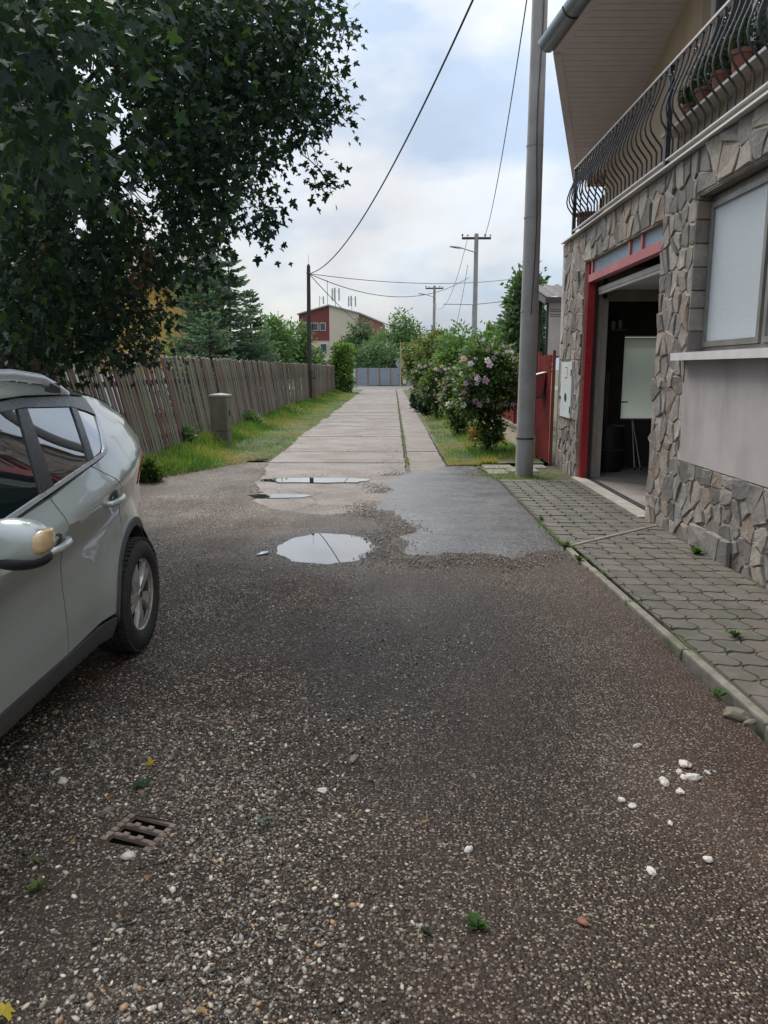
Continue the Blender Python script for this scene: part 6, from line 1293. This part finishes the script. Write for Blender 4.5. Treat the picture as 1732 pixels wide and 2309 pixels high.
SPC = [(0.115, 0.189, 0.135), (0.135, 0.223, 0.149), (0.095, 0.162, 0.121), (0.162, 0.250, 0.155)]
for px, py, Y_, r_, lab in ((512, 560, 29.5, 1.9, 'tallest blue-green spruce with bare pointed leader behind the fence'), (432, 582, 27.5, 1.5, 'slender-topped spruce standing in front of the ochre house'), (465, 610, 28.6, 1.7, 'shorter spruce squeezed between the two taller spruces'), (562, 655, 31.0, 1.3, 'low spruce with scraggy top next to the pale leafy trees'), (470, 700, 24.5, 1.4, 'young dense spruce close behind the picket fence')):
    p = at_y(px, py, Y_); spruce((p[0], p[1], 0), p[2], r_, lab, SPC, px)
G1 = [(0.081, 0.150, 0.053), (0.106, 0.188, 0.062), (0.131, 0.225, 0.069), (0.088, 0.163, 0.069)]; G2 = [(0.054, 0.102, 0.050), (0.066, 0.120, 0.055), (0.084, 0.150, 0.060)]; G3 = [(0.072, 0.132, 0.036), (0.102, 0.168, 0.042), (0.144, 0.192, 0.054), (0.192, 0.144, 0.048)]; G4 = [(0.102, 0.180, 0.036), (0.132, 0.216, 0.042), (0.072, 0.132, 0.034)]
def px_tree(name, px, ytop, ybase_h, Y_, wpx, label, n_cl, n_lf, cols, leaf=None, group=None, cat='tree', shape=1.0, flowers=None):
    """tree whose crown top is at pixel ytop and whose crown width spans wpx pixels, standing at distance Y_"""
    X_, _, H_ = at_y(px, ytop, Y_); r_ = wpx / 2 * Y_ / FPX; zc = ybase_h; lb = []
    for k in range(7):
        a = 6.283 * k / 7 + random.random(); q = random.uniform(0.35, 0.65); zz = zc + (H_ - zc) * random.uniform(0.25, 0.72)
        lb.append((r_ * q * math.cos(a), r_ * q * math.sin(a), zz, r_ * 0.5, r_ * 0.5, (H_ - zc) * 0.24 * shape))
    lb.append((0, 0, zc + (H_ - zc) * 0.76, r_ * 0.5, r_ * 0.5, (H_ - zc) * 0.24)); lb.append((0, 0, zc + (H_ - zc) * 0.4, r_ * 0.7, r_ * 0.7, (H_ - zc) * 0.35))
    return leafy(name, (X_, Y_, 0), lb, label, n_cl, n_lf, r_ * 0.13 + 0.05, leaf or (0.10 + Y_ * 0.0022), cols, 0.06 + H_ * 0.018, group, cat)
T = 'garden trees along the lane'
for a in ((610, 712, 0.8, 46, 110, 'pale feathery leafy tree behind the fence next to the spruces', 230, 34, G1), (668, 722, 0.8, 56, 95, 'light green bushy tree behind the fence by the wooden pole', 220, 34, G1), (575, 730, 0.6, 40, 90, 'low rounded leafy tree in front of the pale feathery one', 170, 32, G1), (708, 775, 0.5, 62, 40, 'dark small tree at the end of the picket fence', 90, 30, G2),
          (812, 722, 1.5, 105, 92, 'dense dark round tree in front of the far gabled block', 330, 34, G2), (862, 748, 1.2, 100, 80, 'lighter feathery tree between the dark tree and the tall one', 220, 34, G1), (905, 705, 1.2, 98, 110, 'tall broken-crowned tree behind the stop sign', 300, 32, G1), (855, 770, 0.5, 90, 150, 'low dark undergrowth tree right behind the steel hoarding', 220, 34, G2),
          (985, 748, 0.6, 48, 105, 'yellowing leafy tree over the far end of the flowering verge', 260, 36, G3), (1040, 735, 0.6, 36, 130, 'broad fresh green fruit tree behind the red fence', 300, 36, G1), (1110, 738, 0.5, 27, 120, 'leafy fruit tree with upright shoots behind the nearest flowering shrub', 280, 36, G1), (1160, 700, 0.5, 24, 90, 'tall green tree partly hidden by the concrete utility pole', 260, 34, G1), (1195, 590, 0.8, 21, 100, 'slim tall tree beside the dark canopy roof', 240, 32, G2), (940, 760, 0.4, 60, 60, 'small green tree before the lamp pole at the street corner', 120, 32, G3)):
    px_tree('leafy_tree', *a[:5], a[5], a[6], a[7], a[8], group=T)
# long bare shoots over the fruit trees
px_tree('columnar_bush', 770, 775, 0.0, 56, 50, 'upright bright green bush at the end of the picket fence', 170, 36, G4, cat='bush', shape=1.3)
for k, (px, py, Y_, wp_, lab) in enumerate(((672, 900, 36.5, 40, 'ragged bramble clump at the foot of the wooden pole'), (560, 925, 22, 50, 'weedy green shrub sprouting by the picket fence'), (640, 925, 28, 70, 'low leafy weeds in the verge before the wooden pole'), (415, 965, 15.6, 36, 'ivy shoots climbing the fence beside the concrete cabinet'), (335, 1042, 11.6, 14, 'bright leafy weed at the fence foot behind the car'))):
    px_tree('weed_bush', px, py, 0.0, Y_, wp_, lab, 60, 22, G4 if k % 2 == 0 else G1, leaf=0.09, cat='bush', group='weeds along the fence')
# -- flowering hibiscus shrubs
def flower_mesh():
    b_ = MB()
    for k in range(5):
        a = 6.283 * k / 5; c, s_ = math.cos(a), math.sin(a); P = [(0, 0, 0), (0.35, -0.3, 0.18), (0.9, -0.38, 0.25), (1.05, 0, 0.3), (0.9, 0.38, 0.25), (0.35, 0.3, 0.18)]
        o = len(b_.v); b_.v += [(c * x - s_ * y, s_ * x + c * y, z) for x, y, z in P]; b_.f.append(tuple(o + i for i in range(6)))
    return b_
FL = []
for c in ((0.60, 0.42, 0.62), (0.68, 0.54, 0.72), (0.58, 0.36, 0.55), (0.72, 0.62, 0.76)):
    me = flower_mesh().mesh('flower'); a = me.color_attributes.new('Col', 'FLOAT_COLOR', 'POINT'); q = np.ones((len(me.vertices), 4), np.float32); q[:, :3] = c
    for k, v in enumerate(me.vertices):
        if v.co.length < 0.05: q[k, :3] = (0.20, 0.02, 0.07)
    a.data.foreach_set('color', q.ravel()); me.materials.append(M['petal']); FL.append(me)
def hibiscus(px, Y_, pbase, ptop, wpx, nfl, label, n_cl=260, fl=0.055, low=False):
    X_, _, H_ = at_y(px, ptop, Y_); r_ = wpx / 2 * Y_ / FPX; H0 = 0.45 * H_
    lb = [(0, 0, H_ * 0.62, r_ * 0.85, r_ * 0.85, H_ * 0.28), (-r_ * 0.3, -r_ * 0.2, H_ * 0.5, r_ * 0.6, r_ * 0.6, H_ * 0.2), (r_ * 0.35, 0, H_ * 0.6, r_ * 0.55, r_ * 0.6, H_ * 0.22), (0, 0, H_ * 0.84, r_ * 0.5, r_ * 0.5, H_ * 0.13), (0.02, 0, H_ * 0.25, r_ * 0.35, r_ * 0.35, H_ * 0.2), (0, 0, H_ * 0.1, r_ * 0.2, r_ * 0.2, H_ * 0.1)]
    root, P, Dv, C = leafy('hibiscus_shrub', (X_, Y_, 0.03), lb, label, n_cl, 40, 0.085, 0.062 + 0.0009 * Y_, [(0.035, 0.07, 0.03), (0.05, 0.095, 0.034), (0.07, 0.13, 0.036), (0.14, 0.22, 0.045)], 0.05, 'flowering shrubs along the red fence', 'shrub', limbs=14)
    cand = [i for i in range(len(P)) if P[i][2] > H_ * 0.40 and (P[i][1] < 0.1 * r_) and math.hypot(P[i][0] / r_, (P[i][2] - H_ * 0.65) / (H_ * 0.36)) < 1.05 and math.sqrt((P[i][0] / r_) ** 2 + (P[i][1] / r_) ** 2 + ((P[i][2] - H_ * 0.62) / (H_ * 0.34)) ** 2) > 0.72]
    random.shuffle(cand)
    for i in cand[:nfl]:
        d = Vector((P[i][0], P[i][1] - 0.5 * r_, (P[i][2] - H_ * 0.55) * 0.5)).normalized() * 0.7 + Vector((random.gauss(0, 0.3), -0.6, random.gauss(0.1, 0.3))); o = link('flower', random.choice(FL), None, root); o.location = Vector(P[i]) + d.normalized() * 0.05; o.rotation_euler = d.to_track_quat('Z', 'Y').to_euler(); o.scale = [fl * random.uniform(0.6, 1.15) * (1 + 0.006 * Y_)] * 3
    return root
hibiscus(1105, 15.75, 1020, 765, 158, 95, 'large hibiscus full of pink-lilac flowers by the concrete pole', 420, 0.058)
hibiscus(1035, 20.0, 960, 832, 80, 40, 'smaller hibiscus with few lilac flowers leaning out of the row', 240, 0.055)
hibiscus(985, 26.5, 915, 826, 90, 50, 'dark-leaved hibiscus dotted with pink, in the middle of the row', 240, 0.055)
hibiscus(955, 36.0, 905, 815, 60, 26, 'small far hibiscus with faint pink flowers', 150, 0.06)
for px, Y_, py, lab in ((950, 31.5, 868, 'clipped dark ball shrub at the head of the row'), (968, 28.5, 880, 'lower clipped dark ball shrub tucked under the hibiscus')):
    X_, _, z_ = at_y(px, py, Y_); leafy('ball_shrub', (X_ - 0.05, Y_, 0), [(0, 0, 0.45, 0.36, 0.36, 0.42)], lab, 160, 26, 0.05, 0.07, [(0.018, 0.035, 0.02), (0.025, 0.045, 0.024)], 0.04, 'clipped ball shrubs', 'shrub')
for x, y_, h_ in ((1.95, 24.2, 0.95), (1.85, 28.5, 0.8)):
    o = tag(empty('garden_post', (x, y_, 0)), 'pale thin stake %s' % ('before the middle hibiscus' if h_ > 0.9 else 'beside the clipped balls'), 'post'); MB().tube([(0, 0, 0), (0.02, 0, h_)], 0.025, 8).build('stake', M['trim'], o); MB().lathe([(0.028, h_ - 0.03), (0.028, h_ + 0.01), (0.0, h_ + 0.02)], 8, Matrix.Translation((0.02, 0, 0))).build('cap', M['trim'], o)
leafy('dried_shrub', (1.98, 17.4, 0.03), [(0, 0, 0.18, 0.16, 0.16, 0.16)], 'small orange-brown dried shrub beside the large hibiscus', 60, 16, 0.04, 0.06, [(0.30, 0.15, 0.045), (0.24, 0.11, 0.035), (0.18, 0.15, 0.05)], 0.02, cat='shrub')

# ================================================================== SMALL THINGS ON THE GROUND
def rock(name, x, y, s_, mat, label, cat='stone', group=None, flat=0.5, seed=0):
    bm = bmesh.new(); bmesh.ops.create_icosphere(bm, subdivisions=2, radius=1); sx, sy_, a = random.uniform(0.8, 1.3), random.uniform(0.55, 0.9), random.random() * 3.1
    for v in bm.verts:
        k = 1 + 0.55 * mnoise.noise(v.co * 1.1 + Vector((seed, 0, 0))) + 0.1 * mnoise.noise(v.co * 3.1 + Vector((seed, 5, 0))); v.co = Vector((v.co.x * sx * k, v.co.y * sy_ * k, max(v.co.z * k, -0.5) * flat)) * s_
    me = bpy.data.meshes.new(name); bm.to_mesh(me); bm.free(); smooth(me, False); o = link(name, me, mat); o.location = (x, y, yard_z(x, y) + s_ * flat * 0.55); o.rotation_euler = (0, 0, a); return tag(o, label, cat, group)
WS = [(1545, 1727, .030, 'white angular stone, longest of the cluster near the kerb'), (1562, 1757, .028, 'white wedge-shaped stone in the middle of the cluster near the kerb'), (1497, 1768, .028, 'broad white stone at the edge of the cluster near the kerb'), (1534, 1790, .018, 'narrow upright white stone below the cluster near the kerb'), (1541, 1756, .016, 'small white stone touching the wedge-shaped stone'), (1532, 1743, .016, 'pinkish flat stone in the white cluster near the kerb'), (1594, 1744, .016, 'small pale stone on the kerb side of the white cluster'), (1402, 1806, .016, 'white lump of stone beside a pink flake'), (1425, 1820, .017, 'pinkish pale flake of stone beside a white lump'), (1436, 1683, .017, 'lone pale oval stone up the yard from the white cluster'), (1512, 1860, .015, 'lone white stone below the white cluster'), (1057, 1918, .019, 'bright white stone on dark grit in mid yard'), (796, 1716, .022, 'flat pale grey stone in mid yard'), (727, 1784, .017, 'small whitish stone near the flat grey stone'), (141, 1762, .020, 'white chip of stone near the drain'), (246, 1832, .024, 'light grey slab-like stone beside the drain grate'), (290, 1935, .026, 'broken white stone at the foot of the drain grate'), (1595, 1945, .018, 'pale bluish stone towards the kerb'), (1469, 1968, .016, 'squared white stone in the darkest grit'), (1315, 2086, .017, 'smooth orange pebble in dark grit'), (1660, 1627, .05, 'dark grey rough stone lying against the kerb'), (1690, 1640, .03, 'small grey stone beside the dark rough one')]
for k, (px, py, s_, lab) in enumerate(WS):
    p = gnd(px, py); m = M['stonewhite'] if k not in (12, 15, 19, 20, 21) else (M['terracotta'] if k == 19 else M['kerb'] if k in (12, 15) else M['cast']); rock('loose_stone', p[0], p[1], s_ * 1.12, m, lab, group='loose stones in the yard', seed=k * 3.7)
def ground_leaf(px, py, s_, col, label, tmpl='maple', rz=None):
    p = gnd(px, py); c = np.array([col]); V = [(x, y - 0.4, 0.12 * math.sin(3 * x + 2 * y)) for x, y, z in MAPLE_V] if tmpl == 'maple' else [(x * 0.6, y - 0.4, z) for x, y, z in LEAF2[0]]
    me = inst_mesh('fallen_leaf', V, MAPLE_F if tmpl == 'maple' else LEAF2[1], np.eye(3)[None] * s_, np.zeros((1, 3)), c); o = link('fallen_leaf', me, M['leaf']); o.location = (p[0], p[1], yard_z(p[0], p[1]) + 0.022); o.rotation_euler = (0.1, -0.08, rz if rz is not None else random.random() * 6); return tag(o, label, 'leaf', 'fallen leaves in the yard')
for a in ((340, 1730, 0.045, (0.42, 0.30, 0.02), 'yellow maple leaf lying in the gravel beyond the drain'), (320, 1778, 0.085, (0.03, 0.085, 0.035), 'dark green maple leaf lying between the yellow leaf and the drain'), (245, 1808, 0.045, (0.34, 0.17, 0.03), 'orange-yellow curled leaf near the drain'), (598, 1858, 0.07, (0.10, 0.16, 0.10), 'pale grey-green leaf lying in mid yard'), (8, 2300, 0.06, (0.50, 0.38, 0.03), 'bright yellow leaf lying in the coarse pebbles'), (85, 1950, 0.05, (0.12, 0.14, 0.03), 'withered green leaf in the coarse pebbles')):
    ground_leaf(*a)
for k, (px, py, s_, lab) in enumerate(((58, 1808, 0.05, 'dry orange sliver of leaf near the car sill'), (165, 1906, 0.045, 'dry tan sliver of leaf below the drain'), (955, 1862, 0.05, 'straw-coloured leaf sliver in mid yard'), (805, 1850, 0.035, 'small orange leaf scrap in mid yard'), (330, 1990, 0.04, 'pale curled leaf scrap in the coarse pebbles'), (560, 1345, 0.09, 'thin brown leaf strip beyond the car wheel'), (1260, 1497, 0.05, 'tan leaf by the paler gravel track'), (455, 2290, 0.05, 'orange leaf scrap at the coarse pebble patch'))):
    ground_leaf(px, py, s_, (0.34, 0.19, 0.06), lab, 'sliver')
tw_ = tag(empty('fallen_twig', gnd(40, 2030)), 'thin brown twig lying on the coarse pebbles', 'twig'); MB().tube([(-0.1, -0.03, 0.012), (-0.03, 0.0, 0.016), (0.03, 0.012, 0.014), (0.07, 0.02, 0.012)], [0.003, 0.0028, 0.0022, 0.0015], 6).build('stem', M['bark'], tw_); MB().tube([(-0.03, 0.0, 0.016), (0.0, -0.02, 0.018)], 0.0014, 5).build('side_shoot', M['bark'], tw_)
x_, y_, _ = gnd(592, 1250); pf = rock('flat_stone', x_, y_, 0.06, M['steelsheet'], 'flat bluish-white stone at the edge of the round puddle', flat=0.2, seed=31)
def sprout(px, py, label, s_=1.0, z=None, n=14, col=None):
    p = gnd(px, py); zz = yard_z(p[0], p[1]) if z is None else z; r_ = tag(empty('weed_sprout', (p[0], p[1], zz)), label, 'weed', 'small weeds'); a = RNG.uniform(0, 6.28, n); d = np.column_stack([np.cos(a), np.sin(a), RNG.uniform(0.4, 1.6, n)])
    link('leaves', inst_mesh('leaves', *LEAF2, rot_mats(d, np.zeros(n), s_ * RNG.uniform(0.03, 0.06, n)), np.zeros((n, 3)), np.tile(col or (0.06, 0.13, 0.026), (n, 1)) * RNG.uniform(0.7, 1.3, (n, 1))), M['leaf'], r_); MB().tube([(0, 0, -0.01), (0.004, 0, 0.03 * s_)], 0.003, 5).build('stem', M['bark'], r_)
sprout(1570, 1262, 'bright green sprout growing at the foot of the stone plinth', 1.9, 0.05, 20); sprout(1076, 2090, 'tiny green weed growing in the dark grit', 0.9); sprout(962, 2100, 'tiny grey-green plant pressed in the gravel', 0.7, col=(0.08, 0.12, 0.07)); sprout(1305, 1272, 'leafy weed at the end of the kerb line', 1.3, 0.03, 22); sprout(1275, 1240, 'tuft of weed at the corner of the edging strip', 1.5, 0.03, 24); sprout(1220, 1180, 'little weed between the pavers by the asphalt', 1.2, 0.04); sprout(1655, 1455, 'pale weed in the mossy paver joints', 1.2, 0.056); sprout(1620, 1578, 'green weed pushing out under the kerb', 1.2); sprout(86, 2010, 'ragged weed in the coarse pebbles', 1.0, col=(0.12, 0.15, 0.04))
